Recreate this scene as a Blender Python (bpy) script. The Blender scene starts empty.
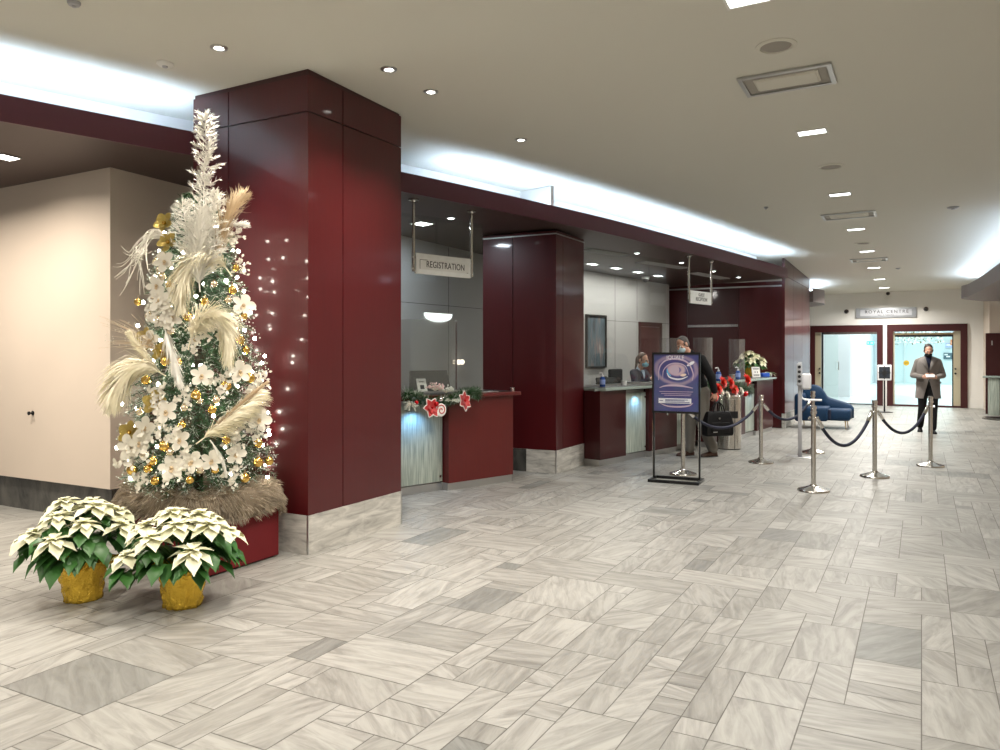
import bpy, bmesh, math, random
from mathutils import Vector, Matrix, noise
SC = bpy.context.scene
COL = SC.collection
PI = math.pi
R = math.radians
# ---------------------------------------------------------------- camera model
F, YH, HC = 783.0, 352.0, 1.55
def AT(px, py, Y):
    return Vector(((px-500)/F*Y, Y, HC-(py-YH)/F*Y))
def G(px, py):
    Y = HC*F/(py-YH)
    return Vector(((px-500)/F*Y, Y, 0))
SL = .0265
def Zc(Y): return 3.877-SL*Y
def Zs(Y): return 3.394-SL*Y
def CE(px, py):
    Y = (3.877-HC)/((YH-py)/F+SL)
    return Vector(((px-500)/F*Y, Y, Zc(Y)))
def SO(px, py):
    Y = (3.394-HC)/((YH-py)/F+SL)
    return Vector(((px-500)/F*Y, Y, Zs(Y)))
U = Vector((.474, .8805, 0)); V = Vector((-.8805, .474, 0))
AU = math.atan2(U.y, U.x)
def UV(a, b, z=0): return U*a+V*b+Vector((0, 0, z))
def on_line(px, p, d):
    """distance t along p+d*t where the sight line px crosses it (plan view)"""
    k = (px-500)/F
    return (k*p.y-p.x)/(d.x-k*d.y)
# ---------------------------------------------------------------- materials
def nt(m): return m.node_tree.nodes, m.node_tree.links
def mat(name, col, rough=.5, metal=0.0, spec=.5, coat=0.0, emit=None, es=0.0, trans=0.0, bump=0.0, bscale=40, sheen=0.0, var=0.0, vscale=8.0, alpha=1.0):
    m = bpy.data.materials.new(name); m.use_nodes = True
    n, l = nt(m); b = n['Principled BSDF']
    b.inputs['Base Color'].default_value = (*col, 1)
    b.inputs['Roughness'].default_value = rough
    b.inputs['Metallic'].default_value = metal
    b.inputs['Specular IOR Level'].default_value = spec
    b.inputs['Coat Weight'].default_value = coat
    b.inputs['Coat Roughness'].default_value = .08
    b.inputs['Transmission Weight'].default_value = trans
    b.inputs['Sheen Weight'].default_value = sheen
    b.inputs['Alpha'].default_value = alpha
    if emit:
        b.inputs['Emission Color'].default_value = (*emit, 1); b.inputs['Emission Strength'].default_value = es
    if var or bump:
        tc = n.new('ShaderNodeTexCoord'); nz = n.new('ShaderNodeTexNoise')
        nz.inputs['Detail'].default_value = 4
        l.new(tc.outputs['Object'], nz.inputs['Vector'])
        if var:
            nz.inputs['Scale'].default_value = vscale
            mx = n.new('ShaderNodeMix'); mx.data_type = 'RGBA'
            mx.inputs[6].default_value = (*[c*(1-var) for c in col], 1)
            mx.inputs[7].default_value = (*[min(1, c*(1+var)) for c in col], 1)
            l.new(nz.outputs['Fac'], mx.inputs[0]); l.new(mx.outputs[2], b.inputs['Base Color'])
        if bump:
            nz2 = n.new('ShaderNodeTexNoise'); nz2.inputs['Scale'].default_value = bscale; nz2.inputs['Detail'].default_value = 5
            l.new(tc.outputs['Object'], nz2.inputs['Vector'])
            bp = n.new('ShaderNodeBump'); bp.inputs['Strength'].default_value = bump; bp.inputs['Distance'].default_value = .01
            l.new(nz2.outputs['Fac'], bp.inputs['Height']); l.new(bp.outputs['Normal'], b.inputs['Normal'])
    return m
def wood(name, dark, light, rough=.22, spec=.5, coat=.5):
    m = mat(name, light, rough, spec=spec, coat=coat); n, l = nt(m); b = n['Principled BSDF']
    tc = n.new('ShaderNodeTexCoord'); mp = n.new('ShaderNodeMapping'); mp.inputs['Scale'].default_value = (34, 34, 1.1)
    nz = n.new('ShaderNodeTexNoise'); nz.inputs['Scale'].default_value = 1.6; nz.inputs['Detail'].default_value = 6; nz.inputs['Roughness'].default_value = .6
    nz2 = n.new('ShaderNodeTexNoise'); nz2.inputs['Scale'].default_value = 1.3
    l.new(tc.outputs['Object'], mp.inputs['Vector']); l.new(mp.outputs[0], nz.inputs['Vector']); l.new(tc.outputs['Object'], nz2.inputs['Vector'])
    mx = n.new('ShaderNodeMix'); mx.data_type = 'RGBA'
    mx.inputs[6].default_value = (*dark, 1); mx.inputs[7].default_value = (*light, 1)
    ad = n.new('ShaderNodeMath'); ad.operation = 'MULTIPLY_ADD'; ad.inputs[1].default_value = .6; 
    ml = n.new('ShaderNodeMath'); ml.operation = 'MULTIPLY'; ml.inputs[1].default_value = .4
    l.new(nz2.outputs['Fac'], ml.inputs[0]); l.new(nz.outputs['Fac'], ad.inputs[0]); l.new(ml.outputs[0], ad.inputs[2])
    l.new(ad.outputs[0], mx.inputs[0]); l.new(mx.outputs[2], b.inputs['Base Color'])
    return m
def stone(name, c1, c2, scale=(1, 1, 1), rough=.45, attr=False, angle=0.0):
    """streaked marble; with attr each tile (vertex colour 'tile') has its own tone, streak angle and offset"""
    m = mat(name, c1, rough); n, l = nt(m); b = n['Principled BSDF']
    tc = n.new('ShaderNodeTexCoord'); vec = tc.outputs['Object']
    if attr:
        at = n.new('ShaderNodeVertexColor'); at.layer_name = 'tile'
        sp = n.new('ShaderNodeSeparateColor'); l.new(at.outputs['Color'], sp.inputs[0])
        rt = n.new('ShaderNodeVectorRotate'); rt.rotation_type = 'Z_AXIS'
        am = n.new('ShaderNodeMath'); am.operation = 'MULTIPLY'; am.inputs[1].default_value = 6.283
        l.new(sp.outputs[1], am.inputs[0]); l.new(am.outputs[0], rt.inputs['Angle']); l.new(vec, rt.inputs['Vector'])
        of = n.new('ShaderNodeMath'); of.operation = 'MULTIPLY'; of.inputs[1].default_value = 60
        l.new(sp.outputs[2], of.inputs[0])
        va = n.new('ShaderNodeVectorMath'); va.operation = 'ADD'
        l.new(rt.outputs[0], va.inputs[0]); l.new(of.outputs[0], va.inputs[1]); vec = va.outputs[0]
    mp = n.new('ShaderNodeMapping'); mp.inputs['Scale'].default_value = scale; mp.inputs['Rotation'].default_value = (0, 0, angle)
    l.new(vec, mp.inputs['Vector'])
    nz = n.new('ShaderNodeTexNoise'); nz.inputs['Scale'].default_value = 1.0; nz.inputs['Detail'].default_value = 7; nz.inputs['Roughness'].default_value = .62; nz.inputs['Distortion'].default_value = .7
    l.new(mp.outputs[0], nz.inputs['Vector'])
    cr = n.new('ShaderNodeValToRGB'); e = cr.color_ramp.elements
    e[0].position = .3; e[0].color = (*c2, 1); e[1].position = .62; e[1].color = (*c1, 1)
    l.new(nz.outputs['Fac'], cr.inputs[0]); out = cr.outputs[0]
    if attr:
        mx = n.new('ShaderNodeMix'); mx.data_type = 'RGBA'; mx.blend_type = 'MULTIPLY'; mx.inputs[0].default_value = 1
        tr = n.new('ShaderNodeValToRGB'); te = tr.color_ramp.elements
        te[0].position = 0; te[0].color = (.58, .57, .55, 1); te[1].position = 1; te[1].color = (1, .985, .95, 1)
        x = te.new(.16); x.color = (.64, .665, .65, 1); x = te.new(.22); x.color = (.74, .725, .69, 1)
        l.new(sp.outputs[0], tr.inputs[0]); l.new(out, mx.inputs[6]); l.new(tr.outputs[0], mx.inputs[7]); out = mx.outputs[2]
    l.new(out, b.inputs['Base Color'])
    return m
def glass(name, tint=(1, 1, 1), refl=1.0, rough=.0, haze=0.0):
    m = bpy.data.materials.new(name); m.use_nodes = True; n, l = nt(m)
    n.remove(n['Principled BSDF']); out = n['Material Output']
    t = n.new('ShaderNodeBsdfTransparent'); t.inputs[0].default_value = (*tint, 1)
    g = n.new('ShaderNodeBsdfGlossy'); g.inputs['Roughness'].default_value = rough
    fr = n.new('ShaderNodeFresnel'); fr.inputs[0].default_value = 1.5
    mu = n.new('ShaderNodeMath'); mu.operation = 'MULTIPLY'; mu.inputs[1].default_value = refl; mu.use_clamp = True
    mx = n.new('ShaderNodeMixShader'); l.new(fr.outputs[0], mu.inputs[0]); ge = n.new('ShaderNodeNewGeometry'); iv = n.new('ShaderNodeMath'); iv.operation = 'SUBTRACT'; iv.inputs[0].default_value = 1; l.new(ge.outputs['Backfacing'], iv.inputs[1])
    m3 = n.new('ShaderNodeMath'); m3.operation = 'MULTIPLY'; l.new(mu.outputs[0], m3.inputs[0]); l.new(iv.outputs[0], m3.inputs[1]); l.new(m3.outputs[0], mx.inputs[0])
    l.new(t.outputs[0], mx.inputs[1]); l.new(g.outputs[0], mx.inputs[2]); last = mx
    if haze:
        d = n.new('ShaderNodeBsdfDiffuse'); d.inputs[0].default_value = (.8, .83, .82, 1)
        m2 = n.new('ShaderNodeMixShader'); m2.inputs[0].default_value = haze
        l.new(last.outputs[0], m2.inputs[1]); l.new(d.outputs[0], m2.inputs[2]); last = m2
    l.new(last.outputs[0], out.inputs[0])
    return m
def emis(name, col, s):
    m = bpy.data.materials.new(name); m.use_nodes = True; n, l = nt(m); n.remove(n['Principled BSDF'])
    e = n.new('ShaderNodeEmission'); e.inputs[0].default_value = (*col, 1); e.inputs[1].default_value = s
    l.new(e.outputs[0], n['Material Output'].inputs[0]); return m
def etched(name):
    """frosted green-grey panel with fine vertical streaks"""
    m = mat(name, (.5, .6, .52), .28, spec=.6); n, l = nt(m); b = n['Principled BSDF']
    tc = n.new('ShaderNodeTexCoord'); mp = n.new('ShaderNodeMapping'); mp.inputs['Scale'].default_value = (60, 60, 2.2)
    nz = n.new('ShaderNodeTexNoise'); nz.inputs['Scale'].default_value = 1.5; nz.inputs['Detail'].default_value = 5
    l.new(tc.outputs['Object'], mp.inputs['Vector']); l.new(mp.outputs[0], nz.inputs['Vector'])
    cr = n.new('ShaderNodeValToRGB'); e = cr.color_ramp.elements
    e[0].position = .35; e[0].color = (.25, .31, .27, 1); e[1].position = .7; e[1].color = (.62, .68, .60, 1)
    l.new(nz.outputs['Fac'], cr.inputs[0]); l.new(cr.outputs[0], b.inputs['Base Color'])
    bp = n.new('ShaderNodeBump'); bp.inputs['Strength'].default_value = .5; bp.inputs['Distance'].default_value = .004
    l.new(nz.outputs['Fac'], bp.inputs['Height']); l.new(bp.outputs['Normal'], b.inputs['Normal'])
    return m
# ---------------------------------------------------------------- mesh builder
class MB:
    def __init__(s): s.v = []; s.f = []; s.mi = []; s.cur = 0
    def add(s, vs, fs):
        o = len(s.v); s.v.extend([tuple(p) for p in vs])
        for f in fs: s.f.append([i+o for i in f]); s.mi.append(s.cur)
        return s
    def box(s, x0, x1, y0, y1, z0, z1, M=None):
        vs = [Vector((x, y, z)) for z in (z0, z1) for y in (y0, y1) for x in (x0, x1)]
        if M is not None: vs = [M @ p for p in vs]
        return s.add(vs, [(0, 2, 3, 1), (4, 5, 7, 6), (0, 1, 5, 4), (2, 6, 7, 3), (0, 4, 6, 2), (1, 3, 7, 5)])
    def bbox(s, x0, x1, y0, y1, z0, z1, r=.01, M=None):
        """box with chamfered edges (rounded look with smooth shading)"""
        bm = bmesh.new(); bmesh.ops.create_cube(bm, size=1)
        for p in bm.verts:
            p.co = Vector((x0+(p.co.x+.5)*(x1-x0), y0+(p.co.y+.5)*(y1-y0), z0+(p.co.z+.5)*(z1-z0)))
        bmesh.ops.bevel(bm, geom=list(bm.edges), offset=r, segments=3, profile=.5, affect='EDGES')
        bm.verts.index_update()
        vs = [M @ p.co if M is not None else p.co.copy() for p in bm.verts]; fs = [[q.index for q in f.verts] for f in bm.faces]
        bm.free(); return s.add(vs, fs)
    def ring_loft(s, rings, closed=True, cap=True):
        n = len(rings[0]); o = len(s.v); vs = [p for r in rings for p in r]; fs = []
        m = n if closed else n-1
        for i in range(len(rings)-1):
            for j in range(m):
                a = i*n+j; b = i*n+(j+1) % n
                fs.append((a, b, b+n, a+n))
        if cap and closed:
            fs.append(tuple(range(n))[::-1]); fs.append(tuple((len(rings)-1)*n+j for j in range(n)))
        return s.add(vs, fs)
    def tube(s, pts, rad, n=8, cap=True, sx=1.0):
        pts = [Vector(p) for p in pts]
        if not hasattr(rad, '__len__'): rad = [rad]*len(pts)
        rings = []; t0 = (pts[1]-pts[0]).normalized()
        up = Vector((0, 0, 1)) if abs(t0.z) < .9 else Vector((1, 0, 0))
        nx = t0.cross(up).normalized()
        for i, p in enumerate(pts):
            t = (pts[min(i+1, len(pts)-1)]-pts[max(i-1, 0)]).normalized()
            nx = (nx-t*nx.dot(t)); nx = nx.normalized() if nx.length > 1e-6 else t.orthogonal().normalized()
            by = t.cross(nx)
            rings.append([p+(nx*math.cos(2*PI*k/n)*sx+by*math.sin(2*PI*k/n))*rad[i] for k in range(n)])
        return s.ring_loft(rings, True, cap)
    def lathe(s, prof, n=24, c=(0, 0, 0), M=None):
        c = Vector(c); rings = []
        for r, z in prof:
            ring = [c+Vector((max(r, 1e-4)*math.cos(2*PI*k/n), max(r, 1e-4)*math.sin(2*PI*k/n), z)) for k in range(n)]
            if M is not None: ring = [M @ p for p in ring]
            rings.append(ring)
        return s.ring_loft(rings, True, True)
    def ball(s, c, r, seg=12, rin=8, M=None):
        c = Vector(c)
        if not hasattr(r, '__len__'): r = (r, r, r)
        rings = []
        for i in range(rin+1):
            th = PI*i/rin; sr = max(math.sin(th), .001)
            ring = [Vector((r[0]*sr*math.cos(2*PI*k/seg), r[1]*sr*math.sin(2*PI*k/seg), -r[2]*math.cos(th))) for k in range(seg)]
            if M is not None: ring = [M @ p for p in ring]
            rings.append([p+c for p in ring])
        return s.ring_loft(rings, True, True)
    def capsule(s, a, b, ra, rb, n=14):
        """tapered limb with round ends"""
        a = Vector(a); b = Vector(b); d = (b-a); L = d.length; d = d/L if L else Vector((0, 0, 1))
        pts = []; rad = []
        for k in (0, 25, 50, 75): pts.append(a-d*ra*math.cos(R(k))); rad.append(max(ra*math.sin(R(k)), .0008))
        for i in range(5): pts.append(a+(b-a)*(i/4)); rad.append(ra+(rb-ra)*i/4)
        for k in (75, 50, 25, 0): pts.append(b+d*rb*math.cos(R(k))); rad.append(max(rb*math.sin(R(k)), .0008))
        return s.tube(pts, rad, n)
    def prism(s, poly, z0, z1):
        n = len(poly); f0 = (lambda p: z0(p) if callable(z0) else z0); f1 = (lambda p: z1(p) if callable(z1) else z1)
        vs = [Vector((p[0], p[1], f0(p))) for p in poly]+[Vector((p[0], p[1], f1(p))) for p in poly]
        fs = [tuple(range(n))[::-1], tuple(range(n, 2*n))]+[(i, (i+1) % n, (i+1) % n+n, i+n) for i in range(n)]
        return s.add(vs, fs)
    def strip(s, pts, w, side):
        """thin tapered blade: pts, widths and a side vector"""
        vs = []; fs = []
        for p, ww in zip(pts, w): vs += [p-side*ww, p+side*ww]
        for i in range(len(pts)-1): fs.append((2*i, 2*i+1, 2*i+3, 2*i+2))
        return s.add(vs, fs)
    def mesh(s, name, mats):
        me = bpy.data.meshes.new(name); me.from_pydata(s.v, [], s.f)
        for m in (mats if isinstance(mats, (list, tuple)) else [mats]): me.materials.append(m)
        if any(s.mi): me.polygons.foreach_set('material_index', s.mi)
        me.update(); return me
    def build(s, name, mats, parent=None, smooth=False, fix=True):
        me = s.mesh(name, mats)
        if fix:
            bm = bmesh.new(); bm.from_mesh(me); bmesh.ops.recalc_face_normals(bm, faces=list(bm.faces)); bm.to_mesh(me); bm.free()
        if smooth:
            me.polygons.foreach_set('use_smooth', [True]*len(me.polygons))
            if smooth is not True: me.set_sharp_from_angle(angle=R(smooth))
        o = bpy.data.objects.new(name, me); COL.objects.link(o)
        if parent: o.parent = parent
        return o
def remesh(o, voxel, smooth_it=6, fac=.5):
    """fuse all pieces of a mesh into one continuous skin"""
    m = o.modifiers.new('r', 'REMESH'); m.mode = 'VOXEL'; m.voxel_size = voxel; m.use_smooth_shade = True
    if smooth_it:
        k = o.modifiers.new('s', 'SMOOTH'); k.iterations = smooth_it; k.factor = fac
    dg = bpy.context.evaluated_depsgraph_get(); ev = o.evaluated_get(dg)
    me = bpy.data.meshes.new_from_object(ev); mats = list(o.data.materials)
    o.modifiers.clear(); o.data = me
    me.materials.clear()
    for q in mats: me.materials.append(q)
    me.polygons.foreach_set('material_index', [0]*len(me.polygons))
    me.polygons.foreach_set('use_smooth', [True]*len(me.polygons))
    return o
def tag(o, label, cat=None, group=None, kind=None):
    o['label'] = label
    if cat: o['category'] = cat
    if group: o['group'] = group
    if kind: o['kind'] = kind
    return o
def thing(name, loc, rz, label, cat, group=None, kind=None):
    o = bpy.data.objects.new(name, None); COL.objects.link(o); o.empty_display_size = .1
    o.location = loc; o.rotation_euler = (0, 0, rz); return tag(o, label, cat, group, kind)
def copy_tree(o, parent=None):
    c = o.copy(); COL.objects.link(c)
    if parent: c.parent = parent
    for ch in [x for x in SC.objects if x.parent == o]: copy_tree(ch, c)
    return c
def text(name, s, size, m, parent, M, extrude=.0015, sx=1.0, track=1.0):
    cu = bpy.data.curves.new(name, 'FONT'); cu.body = s; cu.size = size; cu.align_x = 'CENTER'; cu.align_y = 'CENTER'; cu.extrude = extrude; cu.space_character = track
    o = bpy.data.objects.new(name, cu); COL.objects.link(o)
    dg = bpy.context.evaluated_depsgraph_get(); me = bpy.data.meshes.new_from_object(o.evaluated_get(dg))
    bpy.data.objects.remove(o); me.materials.clear(); me.materials.append(m)
    me.transform(M @ Matrix.Scale(sx, 4, (1, 0, 0)))
    o = bpy.data.objects.new(name, me); COL.objects.link(o); o.parent = parent; return o
FACE = Matrix.Rotation(PI/2, 4, 'X')      # text plane standing up, readable from -Y
def smoothpath(pts, k=6):
    P = [Vector(p) for p in pts]; out = []
    for i in range(len(P)-1):
        a = P[max(i-1, 0)]; b = P[i]; c = P[i+1]; d = P[min(i+2, len(P)-1)]
        for j in range(k):
            t = j/k
            out.append(.5*((2*b)+(c-a)*t+(2*a-5*b+4*c-d)*t*t+(3*b-3*c+d-a)*t**3))
    out.append(P[-1]); return out
rnd = random.Random(7)
# ---------------------------------------------------------------- palette
M = {}
M['cherry'] = wood('cherry_veneer', (.045, .0027, .0040), (.088, .0053, .0074), .40, spec=.35, coat=.40)
M['cherry_desk'] = wood('cherry_desk_veneer', (.080, .0068, .0062), (.135, .0135, .0115), .42, spec=.35, coat=.25)
M['cherry_dark'] = wood('dark_cherry_veneer', (.032, .0036, .0044), (.058, .0070, .0078), .42, spec=.35, coat=.3)
M['joint'] = mat('shadow_joint', (.008, .003, .003), .7)
M['floor'] = stone('floor_marble', (.385, .383, .365), (.225, .22, .206), (3.2, 18, 1), .42, True)
M['grout'] = mat('grout', (.16, .15, .135), .8)
M['plinth'] = stone('plinth_marble', (.62, .60, .55), (.27, .26, .24), (3, 3, 16), .4)
M['darkstone'] = stone('dark_stone', (.10, .095, .085), (.028, .03, .028), (5, 5, 2), .25)
M['cream'] = mat('cream_paint', (.60, .51, .42), .55, var=.04, vscale=2)
M['ceil'] = mat('ceiling_paint', (.69, .675, .60), .8)
M['white'] = mat('white_paint', (.78, .77, .73), .6)
M['soffit'] = mat('soffit_paint', (.062, .036, .030), .45)
M['fascia'] = mat('fascia_paint', (.085, .020, .030), .4)
M['plum'] = mat('plum_grey_paint', (.20, .17, .17), .45)
M['backpanel'] = mat('grey_fabric_panel', (.44, .435, .425), .65, bump=.15, bscale=300)
M['steel'] = mat('brushed_steel', (.62, .60, .56), .22, 1.0)
M['chrome'] = mat('chrome', (.75, .74, .72), .1, 1.0)
M['alu'] = mat('satin_aluminium', (.55, .55, .54), .38, 1.0)
M['black'] = mat('black_plastic', (.012, .012, .013), .35)
M['blackmetal'] = mat('black_metal', (.015, .015, .016), .3, .4)
M['glass'] = glass('clear_glass', (.93, .97, .95), 1.0)
M['screen'] = glass('sheet_glass', (.95, .97, .96), 1.1, .0, .015)
M['acrylic'] = glass('acrylic', (.92, .92, .92), 2.0, .04, .04)
M['etched'] = etched('etched_glass')
M['paper'] = mat('paper', (.82, .81, .78), .6)
M['ink'] = mat('black_ink', (.02, .02, .025), .6)
M['sign'] = mat('sign_face', (.86, .88, .87), .35, var=.1, vscale=14)
M['led'] = emis('led_cool', (.60, .78, 1.0), 60)
M['led_soft'] = emis('led_soft', (.66, .81, 1.0), 30)
M['lamp'] = emis('lamp_white', (1, .95, .87), 20)
M['lampc'] = emis('lamp_neutral', (.95, 1.0, .97), 9)
M['gold'] = mat('gold_foil', (.98, .64, .07), .26, .68, bump=1.0, bscale=70)
M['bauble'] = mat('gold_bauble', (.80, .52, .14), .16, 1.0)
M['champ'] = mat('champagne_bauble', (.80, .68, .50), .22, .85)
M['glitter'] = mat('gold_glitter', (.56, .43, .13), .42, .7, bump=.9, bscale=260)
M['needle'] = mat('fir_needle', (.04, .12, .04), .6, var=.5, vscale=5)
M['needle2'] = mat('blue_green_needle', (.075, .16, .09), .6, var=.4, vscale=5)
M['frost'] = mat('frosted_needle', (.62, .66, .60), .7)
M['cr_petal'] = mat('cream_petal', (.72, .68, .58), .5, sheen=.2)
M['plume'] = mat('cream_plume', (.93, .87, .68), .8, sheen=.3)
M['whiteplume'] = mat('white_plume', (.95, .93, .86), .8, sheen=.3)
M['tanplume'] = mat('tan_plume', (.54, .41, .25), .8, sheen=.3)
M['twig'] = mat('white_twig', (.78, .74, .64), .6)
M['fur'] = mat('fur_hair', (.33, .265, .185), .7, var=.5, vscale=14, sheen=.3)
M['furbase'] = mat('fur_hide', (.20, .155, .105), .9)
M['redcloth'] = mat('red_cloth', (.17, .003, .007), .75, bump=.2, bscale=300)
M['bract'] = mat('poinsettia_bract', (.74, .73, .52), .5, var=.10, vscale=9)
M['leaf'] = mat('poinsettia_leaf', (.035, .125, .022), .42, var=.55, vscale=7)
M['bulb'] = emis('fairy_bulb', (1, .93, .80), 90)
M['red'] = mat('red_velvet', (.50, .02, .02), .5, sheen=.3)
M['redball'] = mat('red_glass_ball', (.55, .01, .015), .15, .4)
M['pink'] = mat('pink_spray', (.70, .50, .50), .6)
M['navy'] = mat('navy_velvet', (.008, .011, .034), .7)
M['blue'] = mat('teal_blue_velvet', (.003, .026, .070), .7, spec=.3, var=.15, vscale=6)
M['brass'] = mat('brass', (.55, .42, .24), .3, 1.0)
M['jamb'] = mat('cream_metal_jamb', (.62, .56, .40), .3, .4)
M['skin'] = mat('skin', (.55, .30, .21), .5)
M['hairgrey'] = mat('greying_hair', (.07, .06, .055), .6)
M['hairbrown'] = mat('brown_hair', (.06, .024, .012), .5)
M['hairdark'] = mat('dark_hair', (.025, .018, .014), .5)
M['mask'] = mat('pale_blue_mask', (.55, .72, .80), .6)
M['maskb'] = mat('blue_mask', (.22, .52, .68), .6)
M['blackcloth'] = mat('black_cloth', (.010, .010, .011), .85, spec=.2)
M['navycloth'] = mat('navy_cloth', (.014, .018, .042), .8, spec=.25)
M['greycoat'] = mat('grey_wool', (.155, .135, .12), .85, sheen=.3, bump=.3, bscale=240)
M['khaki'] = mat('grey_khaki_cloth', (.17, .155, .13), .85, bump=.2, bscale=120)
M['brownshoe'] = mat('brown_leather', (.055, .022, .012), .4)
M['shirt'] = mat('pale_blue_shirt', (.45, .58, .72), .7)
M['leather'] = mat('black_leather', (.005, .005, .006), .5, spec=.25)
M['gel'] = mat('blue_gel', (.05, .12, .42), .1, trans=.3)
M['whiteplastic'] = mat('white_plastic', (.75, .75, .77), .35)
M['greyplastic'] = mat('grey_plastic', (.42, .42, .44), .4)
# ================================================================ FLOOR
def make_floor():
    g = .15; a0, b0 = -4.05, -2.7; na, nb = 200, 84
    occ = [[False]*nb for _ in range(na)]
    sizes = [(1, 1), (1, 2), (2, 1), (2, 2), (2, 3), (3, 2), (2, 4), (4, 2), (1, 4), (4, 1), (3, 4), (4, 3), (3, 3), (1, 3), (3, 1)]
    wts = [3, 5, 5, 9, 8, 8, 8, 8, 5, 4, 5, 5, 5, 3, 3]
    mb = MB(); cols = []; r = random.Random(11)
    A = UV(a0-.3, b0-.3, -.004)
    mb.cur = 1
    c = [UV(a0, b0, -.0025), UV(a0+na*g, b0, -.0025), UV(a0+na*g, b0+nb*g, -.0025), UV(a0, b0+nb*g, -.0025)]
    mb.add(c, [(0, 1, 2, 3)]); cols += [(0, 0, 0, 1)]*4
    mb.cur = 0
    for i in range(na):
        for j in range(nb):
            if occ[i][j]: continue
            for _ in range(6):
                w, h = r.choices(sizes, wts)[0]
                if i+w <= na and j+h <= nb and not any(occ[i+x][j+y] for x in range(w) for y in range(h)): break
            else: w = h = 1
            for x in range(w):
                for y in range(h): occ[i+x][j+y] = True
            e = .0022
            p = [(i*g+e, j*g+e), ((i+w)*g-e, j*g+e), ((i+w)*g-e, (j+h)*g-e), (i*g+e, (j+h)*g-e)]
            mb.add([UV(a0+x, b0+y) for x, y in p], [(0, 1, 2, 3)])
            tone = r.random() if r.random() < .25 else r.uniform(.3, 1)
            base = .25 if w < h or (w == h and r.random() < .5) else 0.0
            ang = base+r.gauss(0, .035)-AU/(2*PI)+(r.choice((-.1, .1)) if r.random() < .2 else 0)
            cols += [(tone, ang % 1.0, r.random(), 1)]*4
    me = mb.mesh('floor', [M['floor'], M['grout']])
    ca = me.color_attributes.new('tile', 'FLOAT_COLOR', 'CORNER')
    flat = []
    for q in cols: flat.extend(q)
    ca.data.foreach_set('color', flat)
    o = bpy.data.objects.new('floor', me); COL.objects.link(o)
    tag(o, 'pale grey marble lobby floor in an irregular pattern of rectangular tiles', 'floor', kind='structure')
make_floor()
# ================================================================ CEILING
poly = [UV(-4.1, -2.8), UV(26.2, -2.8), UV(26.2, 10), UV(-4.1, 10)]
def front_clip(p): return p
fas = [(-7.2, 2.9), (-5.5, 4.15), (-3.66, 5.736), (-2.61, 6.63), (-.988, 7.975), (1.14, 10.08), (2.94, 12.1), (5.62, 15.3)]
FP = smoothpath([(x, y, 0) for x, y in fas], 5)
def offs(path, d):
    out = []
    for i, p in enumerate(path):
        t = (path[min(i+1, len(path)-1)]-path[max(i-1, 0)]).normalized()
        out.append(p+Vector((-t.y, t.x, 0))*d)
    return out
mb = MB(); mb.prism(poly, lambda p: Zc(p[1]), lambda p: Zc(p[1])+.08)
tag(mb.build('ceiling', M['ceil']), 'smooth beige lobby ceiling above the marble floor', 'ceiling', kind='structure')
# ================================================================ FASCIA, SOFFIT, COVE
def ribbon(a, b, za0, za1, mb):
    """solid wall between two plan paths a (front) and b (back), bottom/top height functions"""
    rings = []
    for p, q in zip(a, b):
        rings.append([Vector((p.x, p.y, za0(p))), Vector((q.x, q.y, za0(q))), Vector((q.x, q.y, za1(q))), Vector((p.x, p.y, za1(p)))])
    mb.ring_loft(rings, True, True)
zs0 = lambda p: Zs(p.y); zsf = lambda p: Zs(p.y)+.2
o = MB(); ribbon(FP, offs(FP, .03), zs0, zsf, o)
tag(o.build('trim_fascia', M['fascia'], smooth=40), 'long curved dark plum fascia board running over the reception bays', 'fascia', kind='structure')
o = MB(); ribbon(offs(FP, .03), offs(FP, 5.2), lambda p: Zs(p.y)+.002, lambda p: Zs(p.y)+.05, o)
tag(o.build('ceiling_soffit', M['soffit']), 'low dark brown soffit over the reception bays behind the plum fascia', 'soffit', kind='structure')
o = MB(); ribbon(offs(FP, .62), offs(FP, .70), lambda p: Zs(p.y)+.05, lambda p: Zc(p.y), o)
tag(o.build('wall_cove', M['white'], smooth=40), 'white back wall of the lit cove above the plum fascia', 'wall', kind='structure')
o = MB(); ribbon(offs(FP, .19), offs(FP, .21), lambda p: Zs(p.y)+.05, lambda p: Zs(p.y)+.125, o)  # unseen baffle added to keep LED light off the cove back wall
tag(o.build('trim_cove_baffle', M['white']), 'unseen white baffle added in the cove to shade its back wall from the LED strip', 'trim', kind='structure')
def cove_strip(i0, i1, label):
    mb = MB(); a = offs(FP, .10)[i0:i1]; b = offs(FP, .16)[i0:i1]
    ribbon(a, b, lambda p: Zs(p.y)+.10, lambda p: Zs(p.y)+.13, mb)
    tag(mb.build('cove_light_strip', M['led']), label, 'light')
cove_strip(3, 16, 'cool white LED cove strip left of the big dark red column')
cove_strip(21, 36, 'cool white LED cove strip running above the reception desks')
mb = MB(); q = offs(FP, .33)[24]; t = (FP[25]-FP[24]).normalized()
Mx = Matrix.Translation((q.x, q.y, 0)) @ Matrix.Rotation(math.atan2(t.y, t.x), 4, 'Z')
mb.box(-.03, .03, -.22, .29, Zs(q.y)+.05, Zc(q.y)-.005, Mx)
tag(mb.build('trim_cove_rib', M['white']), 'small white rib crossing the lit cove above the registration desk', 'trim', kind='structure')
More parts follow.
